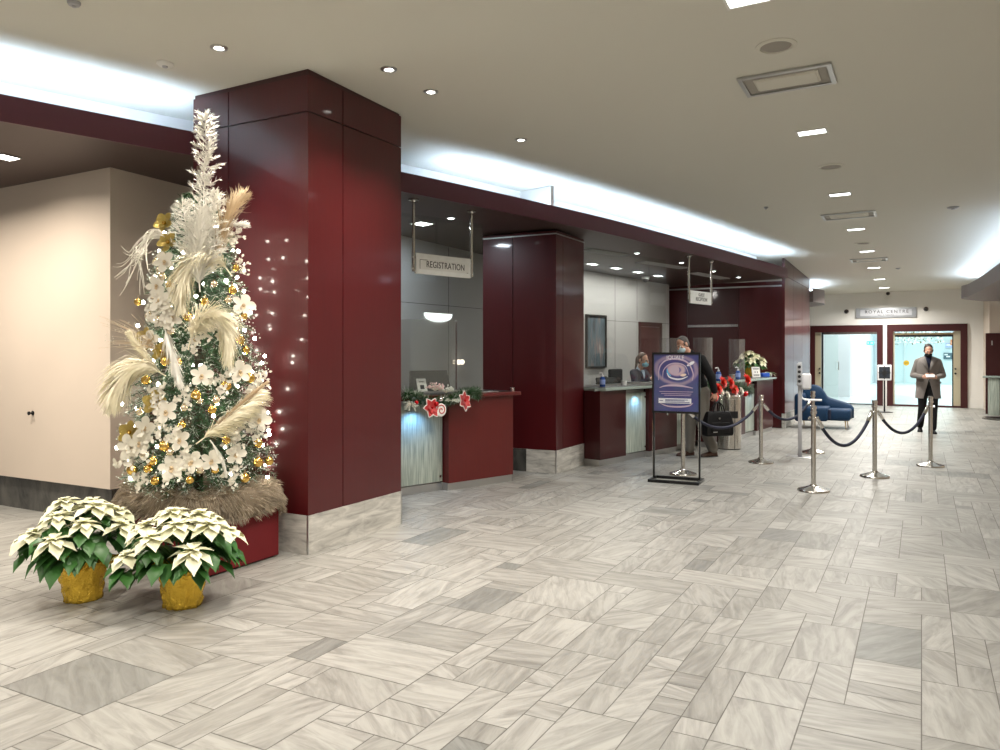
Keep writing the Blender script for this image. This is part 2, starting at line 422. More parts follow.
# ================================================================ COLUMNS
def frame(p, ang): return Matrix.Translation((p.x, p.y, 0)) @ Matrix.Rotation(ang, 4, 'Z')
def column(name, label, P, lu, lv, ztop, ujoint, vjoint, zj, plinth=.298, zp_top=None, m='cherry', left_plinth=True):
    """corner P nearest the camera; local x runs along u (right face), local y along v (left face)"""
    t = thing(name, (P.x, P.y, 0), AU, label, 'column', kind='structure')
    th = .014; gp = .005
    c = MB(); c.box(th, lu-th, th, lv-th, 0, ztop-.002); c.build('joint_core', M['joint'], t)
    rows = [(plinth+.002, zj-gp if zj else ztop)]+([(zj+gp, ztop)] if zj else [])
    for z0, z1 in rows:
        us = [0]+list(ujoint)+[lu]
        for i in range(len(us)-1):
            b = MB(); x0 = us[i]+(gp if i else 0); x1 = us[i+1]-(gp if i < len(us)-2 else 0)
            b.box(x0, x1, 0, th, z0, z1); b.build('wood_panel', M[m], t)
            b = MB(); b.box(x0, x1, lv-th, lv, z0, z1); b.build('wood_panel', M[m], t)
        vs = [th]+list(vjoint)+[lv-th]
        for i in range(len(vs)-1):
            y0 = vs[i]+(gp if i else 0); y1 = vs[i+1]-(gp if i < len(vs)-2 else 0)
            b = MB(); b.box(0, th, y0, y1, z0, z1); b.build('wood_panel', M[m], t)
            b = MB(); b.box(lu-th, lu, y0, y1, z0, z1); b.build('wood_panel', M[m], t)
    us = [0, lu*.56, lu]
    for i in range(2):
        b = MB(); b.box(us[i]+.001, us[i+1]-.001, -.004, th, 0, plinth); b.build('stone_plinth', M['plinth'], t)
    b = MB(); b.box(-.004, th, th, lv, 0, plinth); b.build('stone_plinth', M['plinth'], t)
    for (x, y) in ((-.006, -.006), (lu-.008, -.006)):
        b = MB(); b.box(x, x+.012, y, y+.012, 0, plinth); b.build('corner_trim', M['alu'], t)
    return t
C1 = Vector((-1.466, 5.98, 0))
column('wall_column', 'big dark red wood clad column beside the Christmas tree', C1, 1.213, 1.26, Zc(7.64)-.004, (.41,), (.848,), 3.39)
b = MB(); b.prism([(p.x, p.y) for p in (C1+U*.01+V*.01, C1+U*1.2+V*.01, C1+U*1.2+V*1.25, C1+U*.01+V*1.25)], Zc(7.64)-.004, lambda p: Zc(p[1])-.001)
tag(b.build('trim_column_head', M['cherry_dark']), 'dark scribe strip where the big red column meets the ceiling', 'trim', kind='structure')
C2 = Vector((.714, 9.98, 0))
column('wall_column', 'dark red wood clad column between the registration bay and the second desk', C2, .93, 1.07, Zs(10.9)-.004, (.22,), (.62,), None, .29)
b2 = MB(); b2.box(-.006, .936, -.006, 1.076, Zs(10.55)-.06, Zs(10.55)-.045, frame(C2, AU))
tag(b2.build('trim_column_line', M['alu']), 'thin metal line round the top of the second red column', 'trim', kind='structure')
C3 = Vector((5.77, 15.86, 0))
column('wall_column', 'glossy dark red column wall at the far end of the desks behind the blue sofa', C3, 4.0, .06, Zc(19.5)-.004, (1.2, 2.6), (), 3.10, .30)
b = MB(); b.prism([(p.x, p.y) for p in (C3+U*.01+V*.01, C3+U*3.99+V*.01, C3+U*3.99+V*.05, C3+U*.01+V*.05)], Zc(19.5)-.004, lambda p: Zc(p[1])-.001)
tag(b.build('trim_column_head', M['cherry_dark']), 'dark scribe strip where the far column wall meets the ceiling', 'trim', kind='structure')
# dark stone skirting left of column two
b = MB(); b.box(-.012, -.005, .42, 1.07, 0, .29, frame(C2, AU))
tag(b.build('baseboard_recess', M['darkstone']), 'dark polished stone skirting beside the registration desk', 'skirting', kind='structure')
# ================================================================ LEFT CREAM BLOCK
K = Vector((-3.50, 7.03, 0))
zt = Zs(9.6)
b = MB(); b.box(0, 3.0, 0, 5.0, .315, Zs(7.0)+.03, frame(K, AU))
tag(b.build('wall_left', M['cream']), 'big cream wall block left of the Christmas tree', 'wall', kind='structure')
b = MB(); b.box(.05, 2.95, .05, 4.95, 0, .315, frame(K, AU))
tag(b.build('baseboard_left', M['darkstone']), 'dark stone base recessed under the cream wall block', 'skirting', kind='structure')
# ================================================================ BACK WALLS OF THE BAYS
def wall_seg(name, p, q, label, m, th=.12, z0=0, z1=None):
    d = (q-p); L = d.length; b = MB()
    Mx = frame(p, math.atan2(d.y, d.x)); zz = (lambda P: Zs(P.y)+.03)
    b.box(0, L, 0, th, z0, z1 if z1 else max(Zs(p.y), Zs(q.y))+.03, Mx)
    o = b.build(name, m); return tag(o, label, 'wall', kind='structure')
B1 = Vector((-1.31, 10.56, 0)); B1d = (Vector((-.28, 12.23, 0))-B1).normalized()
wall_seg('wall_back', B1-B1d*1.3, B1+B1d*2.6, 'grey panelled back wall of the registration bay', M['backpanel'])
B2 = Vector((1.62, 14.26, 0)); B2d = (Vector((3.41, 16.27, 0))-B2).normalized()
wall_seg('wall_back', B2-B2d*2.4, B2+B2d*2.9, 'pale grey panelled back wall of the second reception bay', M['backpanel'])
def seams(p, d, px_list, z_list, tlen, name_label):
    """thin dark seams of the panelled back wall"""
    b = MB(); Mx = frame(p, math.atan2(d.y, d.x))
    for px in px_list:
        t = on_line(px, p, d); b.box(t-.003, t+.003, -.002, .01, .05, Zs(p.y+d.y*t)-.01, Mx)
    for z in z_list: b.box(-.8, tlen, -.002, .01, z-.003, z+.003, Mx)
    tag(b.build('trim_panel_seams', M['joint']), name_label, 'trim', kind='structure')
seams(B1, B1d, (448.5,), (1.55+48*11/F, ), 2.3, 'thin dark seams of the registration bay wall panels')
seams(B2, B2d, (615, 637), (1.55+31*14.9/F,), 3.2, 'thin dark seams of the second bay wall panels')
# end wall of bay two
E0 = C3+V*.25
wall_seg('wall_end', C3+V*3.6+U*.08, C3+V*.065+U*.08, 'dark red wood end wall of the second reception bay', M['cherry'])
mE = frame(C3, AU+PI/2)      # local x along v, local y along -u
def epx(px): return on_line(px, C3, V)
b = MB()
for px in (686, 738): b.box(epx(px)-.012, epx(px)+.012, -.082, -.07, 0, Zs(16.6)-.06, mE)
tag(b.build('trim_end_seams', M['cherry_dark']), 'upright seams of the dark red end wall', 'trim', kind='structure')
b = MB(); b.box(.02, 3.3, -.09, -.07, Zs(16.4)-.07, Zs(16.4)-.04, mE)
tag(b.build('trim_end_line', M['alu']), 'thin metal line under the soffit on the end wall', 'trim', kind='structure')
b = MB(); b.box(epx(738)+.02, epx(686)-.02, -.078, -.07, .02, Zs(16.4)-.08, mE)
tag(b.build('wall_end_panel', M['cherry_dark']), 'darker panel set in the middle of the dark red end wall', 'wall', kind='structure')
b = MB(); b.box(epx(738)+.02, epx(686)-.02, -.10, -.07, 2.08, 2.13, mE)
tag(b.build('trim_end_rail', M['alu']), 'pale metal rail across the dark middle panel of the end wall', 'trim', kind='structure')
# dark red door in the back wall of bay two
tA, tB = on_line(638.4, B2, B2d), on_line(661, B2, B2d)
d = thing('door_3', B2+B2d*tA, math.atan2(B2d.y, B2d.x), 'dark red door in the pale back wall behind the receptionist', 'door', kind='structure')
L = tB-tA; b = MB(); b.box(0, .07, -.03, 0, 0, 2.15); b.box(L-.07, L, -.03, 0, 0, 2.15); b.box(.07, L-.07, -.03, 0, 2.06, 2.15); b.build('door_frame', M['cherry_dark'], d)
b = MB(); b.box(.075, L-.075, -.018, 0, .01, 2.055); b.build('door_leaf', M['cherry'], d)
b = MB(); b.tube([(L-.13, -.05, 1.0), (L-.13, -.05, 1.5)], .012); b.tube([(L-.13, -.05, 1.05), (L-.13, -.015, 1.05)], .01); b.tube([(L-.13, -.05, 1.45), (L-.13, -.015, 1.45)], .01); b.build('door_handle', M['steel'], d)
# ================================================================ DOOR WALL AT THE FAR END
D0 = Vector((11.3, 22.5, 0)); aD = D0.dot(U); bD = D0.dot(V)
mD = frame(D0, AU-PI/2)     # local x = -v (to the right), local y = +u (away)
def dpx(px): return -on_line(px, D0, V)
x1a, x1b, x2a, x2b = dpx(810.4), dpx(883), dpx(887), dpx(967.5)
i1a, i1b, i2a, i2b = dpx(815.2), dpx(877), dpx(893), dpx(960.5)
zo, zi = 2.335, 2.135
wl, wr = -5.2, dpx(983.5)
b = MB()
zt = lambda P: Zc(P.y)
def wpoly(xa, xb, z0, z1): b.box(xa, xb, 0, .2, z0, z1, mD)
ztop = 3.42
wpoly(wl, x1a, 0, ztop); wpoly(x1b, x2a, 0, ztop); wpoly(x2b, wr, 0, ztop); wpoly(x1a, x1b, zo, ztop); wpoly(x2a, x2b, zo, ztop)
tag(b.build('wall_far', M['white']), 'white far wall with the two glass doors', 'wall', kind='structure')
b = MB(); b.box(x2b+.01, wr, -.012, 0, 0, .26, mD)
tag(b.build('baseboard_far', M['white']), 'pale skirting on the far wall right of the doors', 'skirting', kind='structure')
def door_frame(n, xa, xb, ia, ib, label):
    d = thing('door_%d' % n, D0, AU-PI/2, label, 'door', kind='structure'); b = MB()
    b.box(xa, ia, -.06, .26, 0, zo); b.box(ib, xb, -.06, .26, 0, zo); b.box(ia, ib, -.06, .26, zi, zo); b.build('door_frame', M['cherry_dark'], d); return d
d1 = door_frame(1, x1a, x1b, i1a, i1b, 'left glass doorway in dark red frame beside the blue sofa')
b = MB(); b.box(i1a, i1a+.16, .05, .24, 0, zi); b.build('door_jamb', M['jamb'], d1)
b = MB(); b.tube([(i1a+.12, -.0, .92), (i1a+.12, .04, .92)], .03); b.tube([(i1a+.12, -.0, 1.05), (i1a+.12, .04, 1.05)], .025); b.build('lock', M['black'], d1)
b = MB(); b.box(i1a+.17, i1a+.22, .05, .12, 0, zi); b.build('door_post', M['black'], d1)
Ml = Matrix.Translation((i1a+.24, .2, 0)) @ Matrix.Rotation(R(72), 4, 'Z')
b = MB(); b.box(0, .95, -.006, .006, .04, 2.07, Ml); lf = b.build('glass_leaf', M['glass'], d1)
b = MB(); b.tube([Ml @ Vector(p) for p in ((.86, -.005, 1.0), (.86, -.06, 1.0), (.86, -.06, 1.25), (.86, -.005, 1.25))], .014); b.build('door_handle', M['steel'], lf)
b = MB(); b.box(i1a+.22, i1b, .03, .12, 2.07, zi); b.build('transom_rail', M['steel'], d1)
d2 = door_frame(2, x2a, x2b, i2a, i2b, 'right glass doorway in dark red frame behind the man in the grey coat')
b = MB(); b.box(i2b-.17, i2b, .05, .24, 0, zi); b.box(i2a, i2a+.04, .05, .24, 0, zi); b.build('door_jamb', M['jamb'], d2)
b = MB(); b.box(i2a+.04, i2b-.17, .03, .12, 2.04, 2.09); b.build('transom_rail', M['brass'], d2)
b = MB(); b.box(i2a+.04, i2b-.17, .05, .10, 1.98, 2.04); b.build('door_closer', M['black'], d2)
b = MB(); b.box(i2a, i2b, .0, .14, 0, .05); b.build('threshold', M['cherry_dark'], d2)
b = MB(); b.box(i2b-.20, i2b-.17, .05, .12, .05, 2.04); b.build('door_post', M['black'], d2)
b = MB(); b.tube([(i2b-.12, .0, .95), (i2b-.12, .045, .95)], .03); b.tube([(i2b-.12, .0, 1.08), (i2b-.12, .045, 1.08)], .025); b.build('lock', M['black'], d2)
Mg = Matrix.Translation((i2a+.05, .08, 0)); b = MB(); b.box(0, i2b-i2a-.25, -.005, .005, .06, 1.98, Mg); b.build('glass_pane', M['glass'], d2)
# ---- corridor beyond
b = MB(); b.prism([UV(aD+.14, bD-7), UV(aD+26, bD-7), UV(aD+26, bD+6), UV(aD+.14, bD+6)], -.06, .0)
M['corr'] = mat('corridor_white', (.80, .85, .86), .5); M['corrfloor'] = mat('corridor_floor', (.70, .76, .77), .25, var=.12, vscale=1.2)
M['corrcyan'] = mat('corridor_cyan_glass', (.70, .82, .84), .15)
tag(b.build('floor_corridor', M['corrfloor']), 'bright pale floor of the corridor beyond the glass doors', 'floor', kind='structure')
b = MB(); b.box(0, 24, 0, 5, 0, 3.4, Matrix.Translation(UV(aD+4.4, bD+2.18-.72)) @ Matrix.Rotation(AU, 4, 'Z'))
tag(b.build('wall_corridor', M['corr']), 'white corridor wall block seen through the left doorway', 'wall', kind='structure')
b = MB(); b.box(0, .1, -9, 6, 0, 3.4, Matrix.Translation(UV(aD+19, bD)) @ Matrix.Rotation(AU, 4, 'Z'))
tag(b.build('wall_corridor_end', M['corrcyan']), 'pale cyan end wall of the corridor behind the coated man', 'wall', kind='structure')
b = MB(); b.box(0, 26, -7.1, -7, 0, 3.4, Matrix.Translation(UV(aD+.2, bD)) @ Matrix.Rotation(AU, 4, 'Z'))
tag(b.build('wall_corridor_side', M['corr']), 'white side wall of the bright corridor', 'wall', kind='structure')
b = MB(); b.box(.2, 26, -7, 6, 3.3, 3.4, Matrix.Translation(UV(aD, bD)) @ Matrix.Rotation(AU, 4, 'Z'))
tag(b.build('ceiling_corridor', M['corr']), 'white ceiling of the corridor beyond the doors', 'ceiling', kind='structure')
b = MB(); b.box(18.9, 18.96, -9, 6, 2.0, 2.06, Matrix.Translation(UV(aD, bD)) @ Matrix.Rotation(AU, 4, 'Z'))
for k in range(8): b.box(18.9, 18.96, -6.5+k*1.3, -6.46+k*1.3, 0, 2.0, Matrix.Translation(UV(aD, bD)) @ Matrix.Rotation(AU, 4, 'Z'))
tag(b.build('trim_shopfront', M['corr']), 'slim white bars of the shopfront at the end of the corridor', 'trim', kind='structure')
# ================================================================ RIGHT SIDE
Rw = D0+mD.to_3x3() @ Vector((wr, 0, 0)); Rw.z = 0
Rn = Rw-U*2.1
b = MB(); mR = frame(Rn, AU-PI/2); b.box(0, 3.4, 0, .15, 0, 3.45, mR); b.box(0, .15, .15, 2.1, 0, 3.42, mR)
tag(b.build('wall_right', M['cream']), 'cream wall at the right edge behind the right-hand counter', 'wall', kind='structure')
def rpx(px):
    return -on_line(px, Rn, V)
dr = thing('door_4', Rn, AU-PI/2, 'plain dark red door at the right edge above the counter', 'door', kind='structure')
b = MB(); b.box(rpx(985.5), rpx(985.5)+1.1, -.04, 0, 0, 2.02); b.build('door_leaf', M['cherry_dark'], dr)
b = MB(); b.box(rpx(985.5)+.12, rpx(985.5)+.15, -.06, -.04, 1.72, 1.83); b.build('door_plate', M['alu'], dr)
b = MB(); b.box(-4, 24, 0, .1, 0, 4.05, Matrix.Translation(UV(0, -2.72)) @ Matrix.Rotation(AU, 4, 'Z') @ Matrix.Translation((0, -.1, 0)))
tag(b.build('wall_lobby_side', M['cream']), 'long cream wall along the right side of the lobby', 'wall', kind='structure')
def canopy(pts, label, ins, strip_label, z0, z1, run):
    b = MB(); b.prism(pts, z0, z1); tag(b.build('trim_canopy', M['plum'], smooth=30), label, 'bulkhead', kind='structure')
    pp = [Vector((p[0], p[1], 0)) for p in run]; a = offs(pp, ins); c = offs(pp, ins*1.6); s = MB()
    ribbon(a, c, lambda p: z1+.002, lambda p: z1+.04, s); tag(s.build('cove_light_strip', M['led_soft']), strip_label, 'light')
    s = MB(); ribbon(offs(pp, ins*.02), offs(pp, ins*.25), lambda p: z1, lambda p: z1+.06, s); tag(s.build('trim_canopy_lip', M['plum']), label.replace('bulkhead', 'added LED-hiding lip of the bulkhead'), 'trim', kind='structure')  # rim lip added to keep the LED strip out of the glass reflections
run = smoothpath([(7.80, 19.50, 0), (8.30, 20.1, 0), (8.60, 20.8, 0), (8.66, 21.5, 0), (8.45, 22.2, 0), (8.15, 22.9, 0)], 5)
canopy([(p.x, p.y) for p in run]+[(7.3, 23.0), (6.9, 19.9)], 'small curved plum bulkhead behind the far column wall', .12, 'LED strip on the small curved bulkhead behind the far column', 2.80, 3.08, run)
run = smoothpath([(7.4, 10.9, 0), (8.56, 13.4, 0), (9.62, 15.6, 0), (10.48, 17.5, 0), (10.85, 18.4, 0), (11.9, 19.3, 0)], 5)
canopy([(p.x, p.y) for p in run]+[(14.0, 18.6), (11.0, 12.5), (9.0, 9.6)], 'curved plum bulkhead at the upper right corner of the lobby', -.12, 'LED strip on the curved bulkhead at the upper right', 2.80, 3.02, run)
M['grille'] = mat('speaker_grille', (.36, .34, .30), .8)
# ================================================================ CEILING FITTINGS
ORD = ['nearest', 'second', 'third', 'fourth', 'fifth', 'sixth', 'seventh', 'eighth', 'ninth']
lamp_px = [(748, -2), (812, 131.5), (840, 194), (856, 229), (867, 251), (874, 267.5), (879.5, 279), (884, 287.5)]
TILT = Matrix.Rotation(-math.atan(SL), 4, 'X')
def ceil_thing(name, p, rz, label, cat, group=None):
    o = thing(name, p, 0, label, cat, group)
    o.rotation_euler = (Matrix.Rotation(-math.atan(SL), 4, 'X') @ Matrix.Rotation(rz, 4, 'Z')).to_euler()
    return o
def rect_lamp(p, lx, ly, label, group, m='lampc'):
    t = ceil_thing('recessed_ceiling_light', p, AU, label, 'ceiling light', group)
    b = MB(); e = .018
    for q in ((-lx/2-e, lx/2+e, -ly/2-e, -ly/2), (-lx/2-e, lx/2+e, ly/2, ly/2+e), (-lx/2-e, -lx/2, -ly/2, ly/2), (lx/2, lx/2+e, -ly/2, ly/2)): b.box(*q, -.012, -.001)
    b.build('light_trim', M['white'], t)
    b = MB(); b.box(-lx/2, lx/2, -ly/2, ly/2, -.006, -.001); b.build('light_panel', M[m], t); return t
for i, (px, py) in enumerate(lamp_px):
    p = CE(px, py)
    rect_lamp(p, .14, .245, '%s bright rectangular light in the row along the beige ceiling%s' % (ORD[i].capitalize(), '' if i == 0 else ', counted from the nearest'), 'rectangular lights along the lobby ceiling')
def vent(p, lx, ly, label):
    t = ceil_thing('ceiling_air_vent', p, AU, label, 'air vent', 'ceiling air vents'); e = .035
    b = MB()
    for q in ((-lx/2-e, lx/2+e, -ly/2-e, -ly/2), (-lx/2-e, lx/2+e, ly/2, ly/2+e), (-lx/2-e, -lx/2, -ly/2, ly/2), (lx/2, lx/2+e, -ly/2, ly/2)): b.box(*q, -.02, -.002)
    b.build('vent_frame', M['alu'], t)
    b = MB(); b.box(-lx/2, lx/2, -ly/2, ly/2, -.006, -.002); b.build('vent_throat', M['grille'], t)
    b = MB(); g = .07
    rings = []
    for k, z in ((1, -.004), (1, -.012), (.93, -.02), (.93, -.022)):
        rings.append([Vector((sx*(lx/2-g)*k, sy*(ly/2-g)*k, z)) for sx, sy in ((-1, -1), (1, -1), (1, 1), (-1, 1))])
    b.ring_loft(rings); b.build('vent_plate', M['ceil'], t)
vent(CE(787, 79.5), .38, .62, 'big nearest ceiling air vent beside the round speaker'); vent(CE(849, 215), .38, .66, 'middle ceiling air vent with pale edges, between two bright lights'); vent(CE(869, 259.5), .38, .62, 'farthest ceiling air vent, near the far door wall')
def disc(name, p, r, mats, label, cat, group=None, kind='speaker'):
    t = ceil_thing(name, p, 0, label, cat, group)
    if kind == 'speaker':
        b = MB(); b.lathe([(r*1.35, -.001), (r*1.35, -.006), (r*1.05, -.012), (r, -.002)], 32); b.build('speaker_rim', M['ceil'], t, 40)
        b = MB(); b.lathe([(r, -.003), (r*.9, -.009), (0, -.011)], 32); b.build('speaker_grille', mats, t, 40)
    elif kind == 'down':
        b = MB(); b.lathe([(r, -.001), (r, -.006), (r*.7, -.012), (r*.62, -.004), (r*.62, -.001)], 28); b.build('light_trim', M['alu'], t, 40)
        b = MB(); b.lathe([(r*.5, -.002), (r*.45, -.008), (0, -.012)], 20); b.build('light_lens', M['lamp'], t, 40)
    else:
        b = MB(); b.lathe([(r, -.001), (r, -.010), (r*.8, -.022), (0, -.028)], 24); b.build('cover', mats, t, 40)
        b = MB(); b.lathe([(r*.35, -.024), (r*.3, -.034), (0, -.036)], 14); b.build('sensor', M['greyplastic'], t, 40)
    return t
disc('ceiling_speaker', CE(776, 46), .105, M['grille'], 'round ceiling speaker nearest the camera, beside the big vent', 'speaker', 'round ceiling speakers')
disc('ceiling_speaker', CE(831, 166.5), .105, M['grille'], 'round ceiling speaker between the second and third ceiling lights', 'speaker', 'round ceiling speakers')
disc('ceiling_speaker', CE(863, 243), .105, M['grille'], 'round ceiling speaker farthest away, before the middle vent', 'speaker', 'round ceiling speakers')
for (px, py, w) in ((219, 47.5, 'left of the top of the big red column'), (389, 69, 'right of the top of the big red column'), (431, 91.5, 'second on the right of the big red column'), (521, 139.5, 'near the cove above the registration bay')):
    disc('round_downlight', CE(px, py), .062, None, 'small round recessed downlight ' + w, 'downlight', 'round downlights', 'down')
disc('ceiling_sensor', CE(165, 63), .062, M['white'], 'white round disc on the ceiling above the left cove light', 'sensor', None, 's')
disc('ceiling_sensor', CE(74, 2), .04, M['greyplastic'], 'small grey ceiling disc at the top left edge', 'sensor', None, 's')
disc('smoke_detector', CE(953, 207), .075, M['greyplastic'], 'small grey smoke detector on the ceiling at the right', 'detector', None, 's')
disc('ceiling_sensor', CE(766, 207), .03, M['greyplastic'], 'tiny grey ceiling disc above the far end of the cove', 'sensor', None, 's')
disc('ceiling_sensor', CE(898, 268), .05, M['greyplastic'], 'tiny grey ceiling disc near the far right doorway', 'sensor', None, 's')
# soffit lights
def soffit_light(p, lx, ly, rz, label, round_=False, m='lampc'):
    t = ceil_thing('soffit_light', p, rz, label, 'ceiling light', 'small lights in the dark soffit')
    b = MB()
    if round_: b.lathe([(lx, .004), (lx, -.006), (lx*.7, -.008), (lx*.7, .004)], 20)
    else:
        for q in ((-lx/2-.01, lx/2+.01, -ly/2-.01, -ly/2), (-lx/2-.01, lx/2+.01, ly/2, ly/2+.01), (-lx/2-.01, -lx/2, -ly/2, ly/2), (lx/2, lx/2+.01, -ly/2, ly/2)): b.box(*q, -.008, .004)
    b.build('light_trim', M['alu'], t)
    b = MB()
    if round_: b.lathe([(lx*.7, -.002), (lx*.5, -.012), (0, -.016)], 16)
    else: b.box(-lx/2, lx/2, -ly/2, ly/2, -.005, .003)
    b.build('light_lens', M[m], t)
soffit_light(SO(6, 157), .15, .15, AU, 'small square light in the brown soffit at the left edge', False, 'lamp')
soffit_light(SO(422, 223.5), .20, .20, R(45), 'small square light in the dark soffit over the registration sign')
soffit_light(SO(451, 218), .06, .06, 0, 'round spotlight in the dark soffit over the registration sign', True)
for (px, py, w) in ((592.5, 264, 'nearest of the four in line before the pale wall'), (616, 268, 'second of the four in line before the pale wall'), (638, 272, 'third of the four in line before the pale wall'), (658, 275.7, 'last of the four in line before the pale wall')):
    soffit_light(SO(px, py), .21, .12, R(48), 'oblong light in the soffit, ' + w)
for (px, py, w) in ((637, 253, 'above the receptionist'), (681.5, 262.5, 'left of the reception sign'), (713.5, 271, 'just right of the reception sign'), (738.5, 277, 'beside the dark end wall')):
    soffit_light(SO(px, py), .055, .055, 0, 'round spotlight in the soffit ' + w, True)
for (a, c, w) in (((588, 249.5), (624, 255), 'left of the overhead spotlight'), ((641, 261.5), (684, 268), 'over the receptionist'), ((692.5, 272.5), (725, 278.5), 'behind the reception sign')):
    p, q = SO(*a), SO(*c); d = q-p; m_ = (p+q)/2
    t = ceil_thing('linear_air_vent', m_, math.atan2(d.y, d.x), 'long slotted air vent in the soffit ' + w, 'air vent', 'slotted vents in the soffit'); L = d.length
    b = MB()
    for k in range(4): b.box(-L/2, L/2, -.09+k*.06-.008, -.09+k*.06+.008, -.012, .0)
    b.box(-L/2-.015, -L/2, -.1, .1, -.012, 0); b.box(L/2, L/2+.015, -.1, .1, -.012, 0); b.build('vent_slats', M['greyplastic'], t)
    b = MB(); b.box(-L/2, L/2, -.1, .1, -.004, .003); b.build('vent_back', M['grille'], t)
def dome(p, r, label, wallang=None):
    t = thing('security_camera', p, wallang or 0, label, 'camera', 'dome cameras'); b = MB()
    if wallang is None:
        b.lathe([(r, .003), (r, -.03), (r*.86, -.04)], 20); b.build('camera_base', M['white'], t, 40)
        b = MB(); b.ball((0, 0, -.04), (r*.8, r*.8, r*.8)); b.build('camera_dome', M['black'], t, True)
    else:
        Q = Matrix.Rotation(PI/2, 4, 'X'); b.lathe([(r, 0), (r, .02), (r*.8, .03)], 20, M=Q); b.build('camera_base', M['cherry_dark'], t, 40)
        b = MB(); b.ball((0, -.035, -.01), (r*.75,)*3); b.build('camera_dome', M['black'], t, True)
dome(SO(645.5, 277), .075, 'small dome camera under the soffit before the pale back wall')
def dwall(px, py, off=-.002):
    x = dpx(px); p = mD @ Vector((x, off, 0)); p.z = HC-(py-YH)/F*p.y; return p
dome(dwall(846.5, 311.5), .062, 'small dark dome on the far wall left of its sign', AU-PI/2)
dome(dwall(926, 309), .062, 'small dark dome on the far wall right of its sign', AU-PI/2)
dome(dwall(888, 293.5), .05, 'tiny dark dome high on the far wall above its sign', AU-PI/2)
# ================================================================ SIGNS
def hanging_sign(pl, pr, zb, zt, lines, label, scale, name='hanging_sign'):
    """two rods from the soffit and a board between them"""
    d = pr-pl; L = Vector((d.x, d.y, 0)).length; t = thing(name, (pl.x, pl.y, 0), math.atan2(d.y, d.x), label, 'sign', 'hanging reception signs')
    for x, z1 in ((0, pl.z), (L, pr.z)):
        b = MB(); b.tube([(x, 0, zb+.02), (x, 0, z1)], .017, 12); b.build('rod', M['steel'], t, 40)
        b = MB(); b.lathe([(.055, z1-.016), (.055, z1+.003), (.02, z1+.003)], 20, (x, 0, 0)); b.lathe([(.02, z1-.03), (.03, z1-.016)], 16, (x, 0, 0)); b.build('rod_flange', M['steel'], t, 40)
        for zz in (zb+.05, zt-.05):
            b = MB(); b.tube([(x-.02, 0, zz), (x+.02, 0, zz)], .014, 10); b.build('clamp', M['chrome'], t)
    b = MB(); b.bbox(.025, L-.025, -.014, .014, zb, zt, .003); bd = b.build('sign_board', M['sign'], t, 30)
    for (s, z, sz, sx) in lines:
        text('lettering', s, sz, M['ink'], bd, Matrix.Translation((L/2+.01, -.0155, z)) @ FACE, .001, sx, 1.08)
    return t, L
pl, pr = SO(413.5, 199), SO(471.5, 210.7)
t, L = hanging_sign(pl, pr, 2.385, 2.605, [('REGISTRATION', 2.495, .115, .80)] and [], 'white hanging sign lettered REGISTRATION on two steel rods', 1)
bd = [o for o in SC.objects if o.parent == t and o.name.startswith('sign_board')][0]
text('lettering', 'REGISTRATION', .098, M['ink'], bd, Matrix.Translation((L/2+.02, -.018, 2.492)) @ FACE, .001, .80, 1.05)
b = MB()
M['signplate'] = mat('sign_inner_plate', (.80, .81, .79), .35)
b.bbox(.07, L-.06, -.0165, -.013, 2.435, 2.548, .001); b.build('sign_plate', M['signplate'], bd)
b = MB(); b.box(.075, .079, -.0175, -.016, 2.44, 2.54); b.box(.075, .18, -.0175, -.016, 2.536, 2.54); b.box(L-.09, L-.065, -.0175, -.016, 2.438, 2.442); b.build('plate_line', M['ink'], bd)
pl, pr = SO(689, 255.5), SO(711.3, 261)
t, L = hanging_sign(pl, pr, 2.32, 2.525, [('GUEST', 2.465, .075, .9), ('RECEPTION', 2.395, .085, .85)], 'white hanging sign with two lines of letters on steel rods over the far desk', 1)
# far wall sign
xa, xb = dpx(855.8), dpx(916.6); za = dwall(856, 318.4).z; zb_ = dwall(856, 308.6).z
t = thing('wall_sign', D0, AU-PI/2, 'long silver wall sign lettered ROYAL CENTRE above the glass doors', 'sign')
b = MB(); b.bbox(xa, xb, -.045, -.0, za, zb_, .01); b.build('sign_back', mat('sign_silver', (.42, .44, .47), .35, .3, var=.35, vscale=3), t, 30)
b = MB(); b.bbox(xa+.12, xb-.12, -.052, -.044, za+.06, zb_-.05, .003); bp_ = b.build('sign_plate', mat('sign_pale', (.62, .64, .68), .4, var=.1, vscale=3), t, 30)
zm = (za+zb_)/2
text('lettering', 'ROYAL CENTRE', .125, M['ink'], bp_, Matrix.Translation(((xa+xb)/2+.02, -.0535, zm+.03)) @ FACE, .001, 1.0, 1.35)
text('lettering', 'MALL & PARKING', .045, M['ink'], bp_, Matrix.Translation(((xa+xb)/2, -.0535, zm-.065)) @ FACE, .001, 1.0, 1.2)
